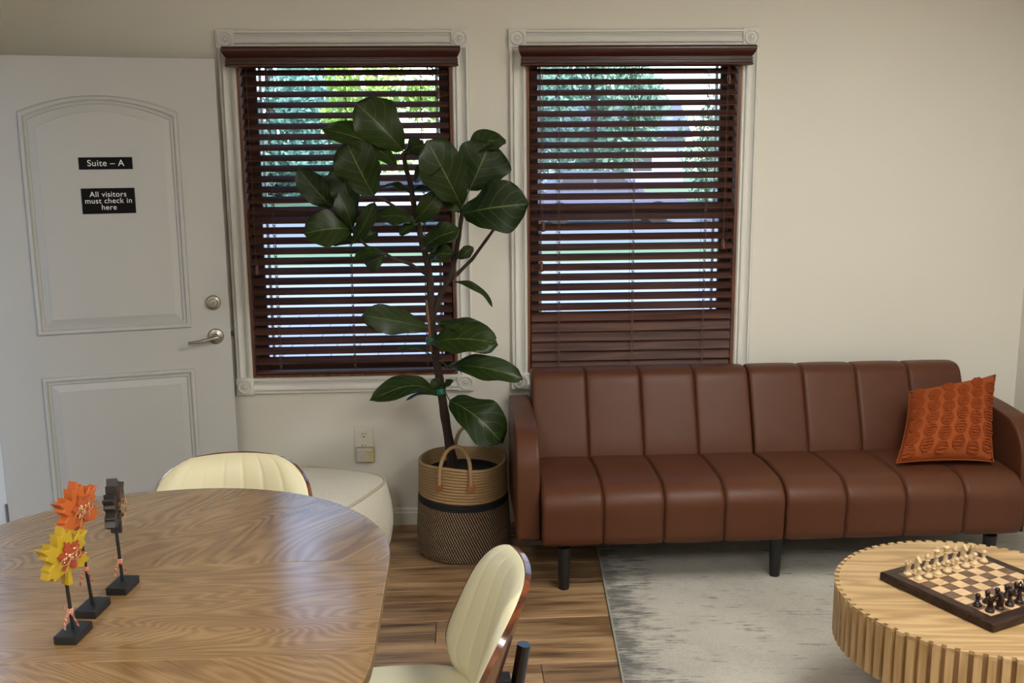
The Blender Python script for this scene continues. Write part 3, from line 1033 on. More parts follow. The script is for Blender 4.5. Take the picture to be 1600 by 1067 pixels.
_c = Vector((-0.58 - OY, 0.30))
seat_st = stitch_mesh([p + (p - _c).normalized() * -0.0006 for p in resample(seat_poly, 220) if p.y > 0.215 and p.x < -0.40 - OY])
_bp = resample(back_poly, 220)
_top = max(range(220), key=lambda i: _bp[i].y)
back_st = stitch_mesh([p + Vector((0.0006, -0.0002)) for i, p in enumerate(_bp) if i < _top and p.y > 0.45])
for me in (seat_st, back_st):
    me.materials.append(M['thread'])
for h in range(2):
    x0 = SX0 + h * (half + 0.006) - OX
    for i in range(4):
        sp = obj('seat_panel', seat_me, None, sofa, loc=(x0 + i * cwid, 0, 0), angle=60)
        bp = obj('back_panel', back_me, None, sofa, loc=(x0 + i * cwid, 0, 0), angle=60)
        if i < 3:
            obj('stitching', seat_st, None, sp, loc=(cwid, 0, 0), smooth=False)
            obj('stitching', back_st, None, bp, loc=(cwid, 0, 0), smooth=False)
arm_poly = rounded([(-0.14, 0.20), (-0.14, 0.632), (-0.42, 0.632), (-0.665, 0.610), (-0.745, 0.525), (-0.760, 0.36), (-0.750, 0.195)], [0.02, 0.03, 0.2, 0.08, 0.07, 0.2, 0.02], 6)
arm_poly = [(a - OY, b) for a, b in arm_poly]
am = channel(arm_poly, 0.090, ends=(0.014, 0.014), seg=128).mesh('arm')
am.materials.append(M['leather'])
obj('arm', am, None, sofa, loc=(SX0 - 0.092 - OX, 0, 0), angle=60)
obj('arm', am, None, sofa, loc=(SX1 + 0.012 - OX, 0, 0), angle=60)
MB().box(SX0 - 0.06 - OX, SX1 + 0.06 - OX, -0.72 - OY, -0.20 - OY, 0.168, 0.189).build('frame', 'black', sofa, smooth=False)
for (lx, ly) in ((0.376, -0.745), (1.212, -0.705), (2.05, -0.745), (0.376, -0.22), (2.05, -0.22)):
    zb_ = 0.0105 if lx > 0.6 else 0.0
    MB().lathe([(0.019, zb_), (0.020, zb_ + 0.004), (0.026, 0.168), (0.026, 0.170)], 20, (lx - OX, ly - OY, 0)).build('leg', 'black', sofa)

# ------------------------------------------------------------------ throw pillow
pc = [Vector(q) for q in ((1.690, -0.672, 0.447), (2.068, -0.695, 0.450), (2.200, -0.425, 0.738), (1.840, -0.425, 0.672))]   # BL BR TR TL
pil = thing('throw_pillow', 'rust orange throw pillow with tufted pumpkin rings leaning in the sofa corner', 'pillow', (1.96, -0.55, 0.435))
po = Vector((1.96, -0.55, 0.435))
pn = (pc[1] - pc[0]).cross(pc[3] - pc[0]).normalized()


def pil_pt(u, v, side):
    pu, pv = u, v
    # concave edges, pointed corners
    e_u, e_v = 4 * u * (1 - u), 4 * v * (1 - v)
    uu = 0.5 + (u - 0.5) * (1 - 0.07 * e_v)
    vv = 0.5 + (v - 0.5) * (1 - 0.07 * e_u)
    p = (pc[0] * (1 - uu) + pc[1] * uu) * (1 - vv) + (pc[3] * (1 - uu) + pc[2] * uu) * vv
    th = 0.086 * (e_u * e_v) ** 0.45
    if side > 0:
        th += 0.0015 * math.sin(23 * u + 9 * v) * (e_u * e_v)
    return p + pn * th * side - po


m = MB()
NG = 28
for sd in (1, -1):
    m.grid(lambda a, b: pil_pt(a, b, sd), NG, NG)
body = m.build('cover', 'rust', pil)
bm = bmesh.new()
bm.from_mesh(body.data)
bmesh.ops.remove_doubles(bm, verts=bm.verts, dist=0.0004)
bmesh.ops.recalc_face_normals(bm, faces=bm.faces)
bm.to_mesh(body.data)
bm.free()
rng = random.Random(3)
for cu_ in range(6):
    for cv_ in range(6):
        cu, cv = (cu_ + 0.5) / 6, (cv_ + 0.5 + (0.25 if cu_ % 2 else -0.1)) / 6
        if not 0.05 < cv < 0.95:
            continue
        m = MB()
        for k in range(-2, 3):
            pts = []
            for s in range(9):
                q = s / 8 * 2 - 1
                # ribs of a pumpkin: arcs bulging sideways
                ru = cu + q * 0.070 * (1 - 0.035 * k * k)
                rv = cv + k * 0.034 * math.sqrt(max(0.0, 1 - q * q * 0.9)) + rng.uniform(-0.004, 0.004)
                ru, rv = min(max(ru, 0.03), 0.97), min(max(rv, 0.03), 0.97)
                pts.append(pil_pt(ru, rv, 1) + pn * 0.0025)
            m.tube(pts, [0.002] + [0.0052 + rng.uniform(-0.0016, 0.0016) for _ in range(7)] + [0.002], 6)
        m.build('pumpkin_tuft', 'rust_tuft', pil)
m = MB()
edge = [pil_pt(a / 20, 0.0, 1) for a in range(21)] + [pil_pt(1, a / 20, 1) for a in range(1, 21)] + [pil_pt(1 - a / 20, 1, 1) for a in range(1, 21)] + [pil_pt(0, 1 - a / 20, 1) for a in range(1, 21)]
m.tube(edge, 0.0022, 6)
m.build('edge_seam', 'rust', pil)

# ------------------------------------------------------------------ rug
rug = thing('area_rug', 'distressed grey and beige area rug under the coffee table', 'rug', (0.487, -1.46, 0.0), R(-3.6))
rug.location = (0.487 - 0.0, -1.46, 0.0)
MB().box(0.006, 1.93, -2.0, 1.25, 0.0005, 0.0095).build('pile', 'rug', rug, smooth=False)
MB().box(0.0, 0.006, -2.0, 1.25, 0.0005, 0.0088).build('binding', 'rug_edge', rug, smooth=False)

# ------------------------------------------------------------------ coffee table
CT = (1.434, -1.810)
CR, CZ, CB = 0.3895, 0.431, 0.272
ct = thing('coffee_table', 'round light oak coffee table with fluted slat sides on the rug', 'coffee table', (CT[0], CT[1], 0.0105))
zo = -0.0105
NS = 76
# top with notched edge
poly = []
rin = CR - 0.013
for i in range(NS):
    a0 = 2 * PI * i / NS
    da = 2 * PI / NS
    for fr_, rr in ((-0.30, CR), (0.0, CR), (0.30, CR), (0.31, rin), (0.69, rin)):
        poly.append((rr * math.cos(a0 + fr_ * da), rr * math.sin(a0 + fr_ * da)))
MB().prism(poly, lambda a, b: (a, b, CZ - 0.010 + zo), lambda a, b: (a, b, CZ + zo)).build('top', 'ash', ct, smooth=False)
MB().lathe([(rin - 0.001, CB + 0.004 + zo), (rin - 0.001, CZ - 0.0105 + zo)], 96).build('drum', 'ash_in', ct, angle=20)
sw = CR * math.sin(0.30 * 2 * PI / NS)
m = MB()
m.box(rin - 0.0005, CR - 0.0004, -sw, sw, CB + zo, CZ - 0.0105 + zo)
sl = m.mesh('slat', False)
sl.materials.append(M['ash_slat'])
for i in range(NS):
    o = obj('slat', sl, None, ct, smooth=False)
    o.rotation_euler = (0, 0, 2 * PI * i / NS)
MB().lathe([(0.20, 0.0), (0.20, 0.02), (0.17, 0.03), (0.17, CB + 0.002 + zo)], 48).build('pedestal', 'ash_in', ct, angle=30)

# ------------------------------------------------------------------ chess
BU = Vector((-0.407, 0.9134, 0)).normalized()
BV = Vector((BU.y, -BU.x, 0))
B0 = Vector((1.3575, -2.004, 0.0))
SQ, BZ, BR_ = 0.0384, 0.457, 0.034
bc = B0 + BU * (4 * SQ) + BV * (4 * SQ)
bang = math.atan2(BV.y, BV.x)      # local x along BV, local y along BU
brd = thing('chess_board', 'folding walnut chess board case with maple squares on the coffee table', 'chess board', (bc.x, bc.y, CZ + 0.0005), bang)
hb = 4 * SQ + BR_
bh = BZ - CZ - 0.0005
MB().box(-hb, hb, -hb, hb, 0, bh - 0.0012).build('case', 'board_dark', brd, bev=0.004)
fr = MB()
q4 = 4 * SQ
loop = [(-q4, -q4), (q4, -q4), (q4, q4), (-q4, q4)]
MB().loop_sweep(loop, [(0.001, bh - 0.0012), (0.001, bh), (BR_ - 0.005, bh), (BR_ - 0.003, bh - 0.0012)], lambda a, b, h: (a, b, h)).build('border', 'board_dark', brd, smooth=False)
sqm = {}
for nm in ('board_sq', 'board_lite'):
    m = MB()
    e = SQ / 2 - 0.00025
    m.box(-e, e, -e, e, -0.0011, 0.0)
    sqm[nm] = m.mesh('square', False)
    sqm[nm].materials.append(M[nm])
for i in range(8):          # i along BV, j along BU
    for j in range(8):
        nm = 'board_lite' if (i + j) % 2 == 0 else 'board_sq'
        obj('square', sqm[nm], None, brd, smooth=False, loc=((i - 3.5) * SQ, (j - 3.5) * SQ, bh + 0.0002))
for yy in (-0.105, 0.105):
    cl = MB().box(-hb - 0.003, -hb, yy - 0.008, yy + 0.008, bh * 0.55, bh * 0.78).build('clasp', 'bronze', brd, bev=0.001)
    MB().tube([(-hb - 0.004, yy - 0.009, bh * 0.60), (-hb - 0.006, yy, bh * 0.48), (-hb - 0.004, yy + 0.009, bh * 0.60)], 0.0015, 6).build('clasp_hook', 'bronze', cl)

PB = [(0.0, 0.0), (0.0118, 0.0), (0.0122, 0.002), (0.0118, 0.005), (0.0095, 0.007), (0.0085, 0.0085)]


def lathe_piece(prof, sc=1.0):
    return MB().lathe([(max(r, 0.0002) * sc, h * sc) for r, h in prof], 22)


PROF = {
    'pawn': PB + [(0.0050, 0.013), (0.0040, 0.019), (0.0068, 0.0205), (0.0068, 0.0215), (0.0035, 0.023)] + [(0.0071 * math.sin(R(a)), 0.0288 - 0.0071 * math.cos(R(a))) for a in range(30, 181, 15)],
    'bishop': PB + [(0.0062, 0.014), (0.0044, 0.026), (0.0082, 0.028), (0.0082, 0.0295), (0.0045, 0.031), (0.0066, 0.035), (0.0072, 0.039), (0.0058, 0.044), (0.0028, 0.048), (0.0024, 0.0487), (0.0030, 0.050), (0.0022, 0.0525), (0.0, 0.053)],
    'queen': PB + [(0.0066, 0.015), (0.0048, 0.031), (0.0088, 0.033), (0.0088, 0.0345), (0.0055, 0.036), (0.0058, 0.040), (0.0092, 0.0475), (0.0096, 0.0495), (0.0080, 0.0500), (0.0050, 0.0535), (0.0026, 0.0545), (0.0034, 0.0565), (0.0024, 0.059), (0.0, 0.0595)],
    'king': PB + [(0.0068, 0.016), (0.0050, 0.034), (0.0090, 0.036), (0.0090, 0.0375), (0.0058, 0.039), (0.0062, 0.043), (0.0094, 0.0515), (0.0098, 0.0535), (0.0082, 0.0545), (0.0050, 0.0575), (0.0, 0.058)],
}
HORSE = [(-0.0085, 0.008), (0.0085, 0.008), (0.0078, 0.016), (0.0090, 0.026), (0.0075, 0.036), (0.0035, 0.044), (0.0005, 0.0480), (-0.0010, 0.0440), (-0.0040, 0.0420),
         (-0.0070, 0.0380), (-0.0115, 0.0330), (-0.0120, 0.0300), (-0.0095, 0.0280), (-0.0060, 0.0300), (-0.0025, 0.0300), (-0.0030, 0.0260), (-0.0062, 0.0200), (-0.0085, 0.0140)]


def make_piece(kind, mat):
    """returns list of (part name, mesh)"""
    out = []
    k_ = 1.0 if mat == 'piece_lite' else 1.0
    if kind == 'rook':
        m = lathe_piece(PB + [(0.0078, 0.012), (0.0068, 0.026), (0.0092, 0.029), (0.0092, 0.034)])
        out.append(('tower', m.mesh('tower')))
        c = MB()
        for q in range(6):
            a = 2 * PI * q / 6
            pl = []
            for rr, aa in ((0.0092, -0.36), (0.0092, 0.0), (0.0092, 0.36), (0.0058, 0.36), (0.0058, -0.36)):
                pl.append((rr * math.cos(a + aa), rr * math.sin(a + aa)))
            c.prism(pl, lambda x, y: (x, y, 0.0338), lambda x, y: (x, y, 0.0392))
        out.append(('battlement', c.mesh('battlement', False)))
    elif kind == 'knight':
        m = lathe_piece(PB + [(0.0085, 0.0092), (0.0, 0.0094)])
        out.append(('base', m.mesh('base')))
        h = MB()
        for sgn in (1,):
            h.prism(HORSE, lambda a, b: (0.0052, a, b), lambda a, b: (-0.0052, a, b))
        out.append(('horse_head', h.mesh('horse_head', True)))
    elif kind == 'king':
        out.append(('body', lathe_piece(PROF['king']).mesh('body')))
        c = MB().box(-0.0013, 0.0013, -0.0013, 0.0013, 0.057, 0.0665).box(-0.0034, 0.0034, -0.0012, 0.0012, 0.0608, 0.0636)
        out.append(('cross', c.mesh('cross', False)))
    else:
        out.append(('body', lathe_piece(PROF[kind]).mesh('body')))
    for _, me in out:
        me.materials.append(M[mat])
    return out


cache = {}
ORD = ['rook', 'knight', 'bishop', 'queen', 'king', 'bishop', 'knight', 'rook']


def place_piece(kind, mat, u, v, rz, label, group):
    key = (kind, mat)
    if key not in cache:
        cache[key] = make_piece(kind, mat)
    p = B0 + BU * (u * SQ) + BV * (v * SQ)
    parts = cache[key]
    z = BZ + 0.0004
    if len(parts) == 1:
        o = obj('chess_' + kind, parts[0][1], None, angle=45)
        o.location = (p.x, p.y, z)
        o.rotation_euler = (0, 0, rz)
        return tag(o, label, 'chess piece', group)
    t_ = thing('chess_' + kind, label, 'chess piece', (p.x, p.y, z), rz, group)
    for nm, me in parts:
        o = obj(nm, me, None, t_, angle=45)
        if nm == 'horse_head':
            b = o.modifiers.new('bevel', 'BEVEL')
            b.width = 0.0016
            b.segments = 2
    return t_


SIDE = {0: 'at the clasp side of the board', 1: 'at the board edge away from the clasps'}
for mat, cname, ub, up, rz in (('piece_lite', 'cream', 7.5, 6.5, bang), ('piece_dark', 'dark brown', 0.5, 1.5, bang + PI)):
    grp = cname + ' chess pieces'
    for i, k_ in enumerate(ORD):
        if k_ in ('queen', 'king'):
            lab = f'{cname} wooden chess {k_} in the back row of its side'
        else:
            lab = f'{cname} wooden chess {k_} {SIDE[0 if i < 4 else 1]}'
        place_piece(k_, mat, ub, i + 0.5, rz, lab, grp)
        place_piece('pawn', mat, up, i + 0.5, rz, f'{cname} chess pawn before the {cname} {k_}' + ('' if k_ in ('queen', 'king') else (' on the clasp side' if i < 4 else ' on the side away from clasps')), f'{cname} chess pawns')

# ------------------------------------------------------------------ dining table
TC, TR_, TZ, TT = (-0.706, -2.217), 0.534, 0.75, 0.026
LEAF = 0.437
dt = thing('dining_table', 'oak dining table with rounded ends and extension leaf carrying the autumn leaf stands', 'table', (TC[0], TC[1], 0))


def half_round(s, off, n=40):
    pts = []
    for i in range(n + 1):
        a = PI * i / n
        pts.append((TR_ * math.cos(a), off + s * TR_ * math.sin(a)))
    return pts


gap = 0.0007


def top_piece(nm, pts, mat):
    o = MB().prism(pts, lambda a, b: (a, b, TZ - TT), lambda a, b: (a, b, TZ)).build(nm, mat, dt, smooth=False, bev=0.001, seg=1)
    o.data.materials.append(M['oak_edge'])
    for p in o.data.polygons:
        if abs(p.normal.z) < 0.5 and abs(p.normal.y) < 0.9999:
            p.material_index = 1
    return o


top_piece('table_end', half_round(1, gap), 'oak_far')
top_piece('table_leaf', [(-TR_, -gap), (TR_, -gap), (TR_, -LEAF + gap), (-TR_, -LEAF + gap)], 'oak_leaf')
top_piece('table_end', half_round(-1, -LEAF - gap), 'oak_near')
MB().box(-0.34, 0.34, -LEAF - 0.26, 0.26, TZ - TT - 0.07, TZ - TT - 0.0005).build('apron', 'oak_edge', dt, smooth=False, bev=0.004)
for sx in (-1, 1):
    for sy in (-1, 1):
        yc = -LEAF / 2
        MB().tube([(sx * 0.30, yc + sy * 0.42, TZ - TT - 0.071), (sx * 0.34, yc + sy * 0.50, 0.0)], [0.028, 0.018], 16).build('leg', 'oak_edge', dt)


# ------------------------------------------------------------------ dining chairs
def chair_back(u, v, off=0.0):
    """u -1..1 across, v 0..1 bottom to top; off forwards (towards the sitter, -y)"""
    hw = 0.230 * (1 - 0.05 * v ** 2)
    # rounded outline, rounder at the top
    e = abs(2 * v - 1)
    ex = 3.8 if v > 0.5 else 5.0
    k = (1 - e ** ex) ** (1 / 2.8) if e < 1 else 0.0
    hw *= 0.26 + 0.74 * k
    x = u * hw
    bend = 0.068 * (1.35 - 0.5 * v) * (x / 0.222) ** 2
    z = 0.452 + 0.342 * v - 0.020 * (x / 0.222) ** 2 * (2 * v - 1)
    y = 0.172 + 0.092 * v ** 1.1 - bend
    n = Vector((-2 * 0.068 * x / 0.222 ** 2, -1, 0.25)).normalized()
    n.x = -n.x if False else n.x
    return Vector((x, y, z)) + Vector((-(2 * 0.068 * x / 0.222 ** 2), -1.0, 0.35)).normalized() * off


def make_chair(label, loc, rz):
    c = thing('dining_chair', label, 'chair', (loc[0], loc[1], 0), rz, 'cream and walnut dining chairs')
    nu, nv = 33, 25

    def vv(j):
        return 0.5 - 0.5 * math.cos(PI * j)
    # walnut shell
    m = MB()
    m.grid(lambda a, b: chair_back(2 * a - 1, vv(b), 0.0), nu, nv)
    m.grid(lambda a, b: chair_back(2 * a - 1, vv(b), -0.012), nu, nv)
    n = nu * nv
    ring = [i * nv for i in range(nu)] + [(nu - 1) * nv + j for j in range(1, nv)] + [i * nv + nv - 1 for i in range(nu - 2, -1, -1)] + [j for j in range(nv - 2, 0, -1)]
    for i in range(len(ring)):
        a, b = ring[i], ring[(i + 1) % len(ring)]
        m.f.append((a, b, n + b, n + a))
    m.build('back_shell', 'walnut', c, angle=50)
    # cream pad with vertical channels
    m = MB()
    NCH = 7

    def pad(a, b):
        u = 2 * a - 1
        v = vv(b)
        e = max(abs(u), abs(2 * v - 1))
        th = 0.026 * (1 - e ** 8) + 0.002
        ch = abs(math.sin(PI * NCH * a)) ** 0.35
        th -= 0.0030 * (1 - ch) * (1 - e ** 8)
        p = chair_back(u * 0.982, 0.5 + (v - 0.5) * 0.978, th)
        return p
    m.grid(pad, 85, nv)
    m.grid(lambda a, b: chair_back((2 * a - 1) * 0.982, 0.5 + (vv(b) - 0.5) * 0.978, 0.0006), 85, nv)
    nn = 85 * nv
    ring = [i * nv for i in range(85)] + [84 * nv + j for j in range(1, nv)] + [i * nv + nv - 1 for i in range(83, -1, -1)] + [j for j in range(nv - 2, 0, -1)]
    for i in range(len(ring)):
        a, b = ring[i], ring[(i + 1) % len(ring)]
        m.f.append((a, b, nn + b, nn + a))
    bp = m.build('back_pad', 'cream', c, angle=70)
    # piping around the pad
    pts = []
    for i in range(97):
        a = 2 * PI * i / 96
        u, v = math.cos(a), math.sin(a)
        s_ = 1 / max(abs(u), abs(v))
        pts.append(chair_back(u * s_ * 0.955, 0.5 + 0.475 * v * s_, 0.008))
    # seat
    m = MB()

    def seat_out(a):
        ca, sa = math.cos(a), math.sin(a)
        k = (abs(ca) ** 2.8 + abs(sa) ** 2.8) ** (-1 / 2.8)
        return k * ca * 0.225, k * sa * 0.215
    for (z0, z1, nm, mat, ins) in ((0.418, 0.430, 'seat_shell', 'walnut', 0.985), (0.4305, 0.478, 'seat_pad', 'cream', 0.96)):
        s_ = MB()
        if nm == 'seat_shell':
            pl = [tuple(q * ins for q in seat_out(2 * PI * i / 56)) for i in range(56)]
            s_.prism(pl, lambda a, b: (a, b - 0.01, z0), lambda a, b: (a, b - 0.01, z1))
            s_.build(nm, mat, c, bev=0.003)
        else:
            rad = [0.02, 0.2, 0.4, 0.55, 0.7, 0.82, 0.90, 0.95, 0.985, 1.0, 1.0, 0.98]
            hts = [0, 0, 0, -0.0003, -0.0012, -0.0035, -0.0075, -0.0125, -0.020, -0.029, -0.040, -0.0470]
            vs, fs = [], []
            NA = 96
            for i in range(NA):
                a = 2 * PI * i / NA
                sx, sy = seat_out(a)
                for r_, h_ in zip(rad, hts):
                    px, py = sx * ins * r_, sy * ins * r_
                    g = 0.0035 * (1 - abs(math.sin(PI * (px / 0.45 + 0.5) * 6)) ** 0.35) if r_ < 0.93 else 0
                    vs.append((px, py - 0.01, z1 + h_ - g + 0.02 * (py / 0.215 < -0.99)))
            k = len(rad)
            for i in range(NA):
                j = (i + 1) % NA
                for q in range(k - 1):
                    fs.append((i * k + q, j * k + q, j * k + q + 1, i * k + q + 1))
            fs.append(tuple(i * k for i in range(NA)))
            fs.append(tuple(i * k + k - 1 for i in range(NA))[::-1])
            s_.add(vs, fs)
            s_.build(nm, mat, c, angle=70)
    # bracket holding the back: flat bar, and round black post behind it
    MB().box(-0.028, 0.028, 0.12, 0.250, 0.408, 0.4175).build('back_bar', 'black', c, smooth=False, bev=0.002)
    MB().tube([(0, 0.230, 0.41), (0, 0.262, 0.606)], [0.015, 0.015], 20).build('back_post', 'black_gloss', c)
    MB().box(-0.02, 0.02, 0.206, 0.232, 0.50, 0.535).build('post_bracket', 'black', c, smooth=False, bev=0.002)
    MB().lathe([(0.09, 0.404), (0.09, 0.4175)], 24, (0, -0.01, 0)).build('swivel_plate', 'black', c, angle=30)
    for i in range(4):
        a = PI / 4 + i * PI / 2
        MB().tube([(0.07 * math.cos(a), 0.07 * math.sin(a) - 0.01, 0.404), (0.24 * math.cos(a), 0.24 * math.sin(a) - 0.01, 0.001)], [0.017, 0.011], 14).build('leg', 'black', c)
    return c


make_chair('cream channelled dining chair with walnut shell at the rounded table end near the pouf', (-0.660, -1.745), R(3))
make_chair('cream channelled dining chair with walnut shell and black post beside the table leaf', (-0.140, -2.375), R(-87))


# ------------------------------------------------------------------ autumn leaf stands
MAPLE = [(0.045, -0.50), (0.035, -0.25)]
for (ang, tips) in ((-28, (0.44, 0.50, 0.40)), (32, (0.42, 0.56, 0.46)), (90, (0.46, 0.54, 0.46))):
    MAPLE.append((0.27 * math.cos(R(ang - 34)), 0.27 * math.sin(R(ang - 34))) if ang > -20 else (0.16, -0.26))
    for q, (da, rr) in enumerate(zip((-17, 0, 17), tips)):
        MAPLE.append((rr * math.cos(R(ang + da)), rr * math.sin(R(ang + da))))
        if q < 2:
            vr = 0.40
            MAPLE.append((vr * math.cos(R(ang + da + 9)), vr * math.sin(R(ang + da + 9))))
MAPLE = [p for p in MAPLE if p[0] > 0.002 or abs(p[0]) < 0.002]
MAPLE = MAPLE + [(-a, b) for a, b in MAPLE[::-1] if a > 0.004]


def leaf_stand(label, base, lean, lz, size, rot, mats, bow):
    """base: x,y of the base; the leaf hangs on a rod; rot turns the leaf"""
    s = thing('leaf_stand', label, 'decoration', (base[0], base[1], TZ + 0.0004), R(0), 'painted maple leaf stands')
    MB().box(-0.0215, 0.0215, -0.034, 0.034, 0, 0.0165).build('base', 'black', s, smooth=False, bev=0.0015).rotation_euler = (0, 0, R(-6))
    top = Vector((lean[0], lean[1], lz - TZ))
    MB().tube([(0, 0, 0.0166), top], 0.0034, 10).build('rod', 'black', s)
    n = Vector((math.sin(rot), -math.cos(rot), 0))
    rt = Vector((math.cos(rot), math.sin(rot), 0))
    up = Vector((0, 0, 1))
    cc = top + n * 0.002

    def fmap(sc, d, tilt=0.0, ox=0.0, oz=0.0):
        ct_, st_ = math.cos(tilt), math.sin(tilt)
        def f(a, b):
            x, z = (a * ct_ - b * st_) * sc + ox, (a * st_ + b * ct_) * sc + oz
            return cc + rt * x + up * z + n * d
        return f
    th = 0.022
    big = MB().prism(MAPLE, fmap(size, -th / 2, 0.05), fmap(size, th / 2, 0.05)).build('maple_leaf', mats[0], s, smooth=False, bev=0.0012, seg=1)
    sm = MB().prism(MAPLE, fmap(size * 0.52, th / 2 + 0.0006, -0.7, 0.004, 0.002), fmap(size * 0.52, th / 2 + 0.0045, -0.7, 0.004, 0.002)).build('small_leaf', mats[1], s, smooth=False)
    rg = random.Random(int(size * 1e5) + len(label))
    d = MB()
    for q in range(14):
        a = rg.uniform(0, 2 * PI)
        r_ = rg.uniform(0.05, 0.30)
        c0 = fmap(size * 0.52, th / 2 + 0.0046, -0.7, 0.004, 0.002)(r_ * math.cos(a), r_ * math.sin(a))
        pl = [c0 + (rt * math.cos(2 * PI * k / 8) + up * math.sin(2 * PI * k / 8)) * 0.0017 for k in range(8)]
        d.add([p for p in pl] + [p + n * 0.0004 for p in pl], [tuple(range(8, 16))] + [(k, (k + 1) % 8, 8 + (k + 1) % 8, 8 + k) for k in range(8)])
    d.build('painted_dots', 'dot', sm, smooth=False)
    # twine bow
    tw = MB()
    o_ = cc + n * (th / 2 + 0.0065)
    for sg in (1, -1):
        lp = []
        for k in range(11):
            a = PI * 2 * k / 10
            lp.append(o_ + rt * (sg * 0.012 * (1 - math.cos(a)) / 1.0) + up * (0.007 * math.sin(a) + 0.004 * sg * (1 - math.cos(a)) / 2) + n * 0.002)
        tw.tube(lp, 0.0007, 5)
        tw.tube([o_, o_ + rt * sg * 0.010 + up * -0.014 + n * 0.004, o_ + rt * sg * 0.016 + up * (-0.030 if sg < 0 else 0.018) + n * 0.002], 0.0007, 5)
    tw.tube([o_ + up * -0.003, o_ + n * 0.003, o_ + up * 0.003], 0.0018, 6)
    tw.build('twine_bow', 'twine', s)
    # gingham ribbon tied low on the rod
    q = Vector((0, 0, 0.0166)).lerp(top, bow)
    rb = MB()
    def strip(pts, w):
        side = Vector((0.75, -0.66, 0))
        vs = []
        for p in pts:
            vs += [p - side * w / 2, p + side * w / 2]
        nrm_ = Vector((0.66, 0.75, 0)) * 0.0005
        k = len(vs)
        vs2 = [v + nrm_ for v in vs]
        fs = []
        for i in range(len(pts) - 1):
            fs.append((2 * i, 2 * i + 1, 2 * i + 3, 2 * i + 2))
            fs.append((k + 2 * i, k + 2 * i + 2, k + 2 * i + 3, k + 2 * i + 1))
            fs.append((2 * i, 2 * i + 2, k + 2 * i + 2, k + 2 * i))
            fs.append((2 * i + 1, k + 2 * i + 1, k + 2 * i + 3, 2 * i + 3))
        rb.add(vs + vs2, fs)
    f_ = Vector((0.0, -0.006, 0))
    rb.tube([q + Vector((0, 0, -0.005)), q, q + Vector((0, 0, 0.005))], [0.0048, 0.0056, 0.0048], 10)
    strip([q + f_, q + f_ + Vector((-0.006, -0.002, -0.010)), q + f_ + Vector((-0.009, -0.006, -0.026)), q + f_ + Vector((-0.010, -0.003, -0.034))], 0.008)
    strip([q + f_, q + f_ + Vector((0.007, -0.002, -0.008)), q + f_ + Vector((0.013, -0.004, -0.018)), q + f_ + Vector((0.015, -0.003, -0.026))], 0.008)
    strip([q + f_, q + f_ + Vector((-0.006, -0.003, 0.008)), q + f_ + Vector((-0.010, -0.002, 0.014))], 0.006)
    rb.build('gingham_ribbon', 'gingham', s)
    return s


leaf_stand('yellow wooden maple leaf stand with red small leaf and gingham ribbon', (-0.746, -2.552), (-0.004, -0.006), 0.914, 0.112, R(62), ('leaf_yellow', 'small_red'), 0.25)
leaf_stand('orange wooden maple leaf stand with spotted small leaf', (-0.748, -2.444), (-0.014, -0.006), 0.966, 0.112, R(68), ('leaf_orange', 'small_orange'), 0.38)
leaf_stand('dark brown wooden maple leaf stand turned edge on with gingham ribbon', (-0.723, -2.338), (-0.006, 0.0), 0.932, 0.116, R(96), ('leaf_brown', 'small_brown'), 0.28)

# ------------------------------------------------------------------ pouf
pf = thing('floor_pouf', 'cream boucle square floor pouf by the wall outlet', 'pouf', (-0.640, -0.440, 0.0), R(-23))


def pouf_pt(a, v, k=1.0):
    ca, sa = math.cos(a), math.sin(a)
    ex = 4.2
    rr = (abs(ca) ** ex + abs(sa) ** ex) ** (-1 / ex)
    z = v
    bul = 0.272 + 0.026 * math.sin(PI * min(1, max(0, z / 0.33)))
    return rr * ca * bul, rr * sa * bul


m = MB()
NA = 96
levels = [(0.0, 0.90), (0.008, 0.95), (0.03, 0.985)] + [(0.03 + 0.28 * k / 10, 1.0) for k in range(1, 11)] + [(0.322, 0.985)]
vs, fs = [], []
for i in range(NA):
    a = 2 * PI * i / NA
    for z, k in levels:
        x, y = pouf_pt(a, z)
        vs.append((x * k, y * k, z))
    xt, yt = pouf_pt(a, 0.322)
    for r_ in (0.93, 0.82, 0.66, 0.46, 0.22, 0.02):
        vs.append((xt * 0.985 * r_, yt * 0.985 * r_, 0.322 + 0.046 * (1 - r_ ** 2.6) + 0.003 * math.sin(3 * a + 5 * r_)))
k = len(levels) + 6
for i in range(NA):
    j = (i + 1) % NA
    for q in range(k - 1):
        fs.append((i * k + q, j * k + q, j * k + q + 1, i * k + q + 1))
fs.append(tuple(i * k for i in range(NA))[::-1])
fs.append(tuple(i * k + k - 1 for i in range(NA)))
m.add(vs, fs)
m.build('cushion', 'boucle', pf, angle=70)
pts = []
for i in range(97):
    a = 2 * PI * i / 96
    x, y = pouf_pt(a, 0.322)
    pts.append((x * 0.992, y * 0.992, 0.324))
MB().tube(pts, 0.006, 8).build('piping', 'boucle_pipe', pf)

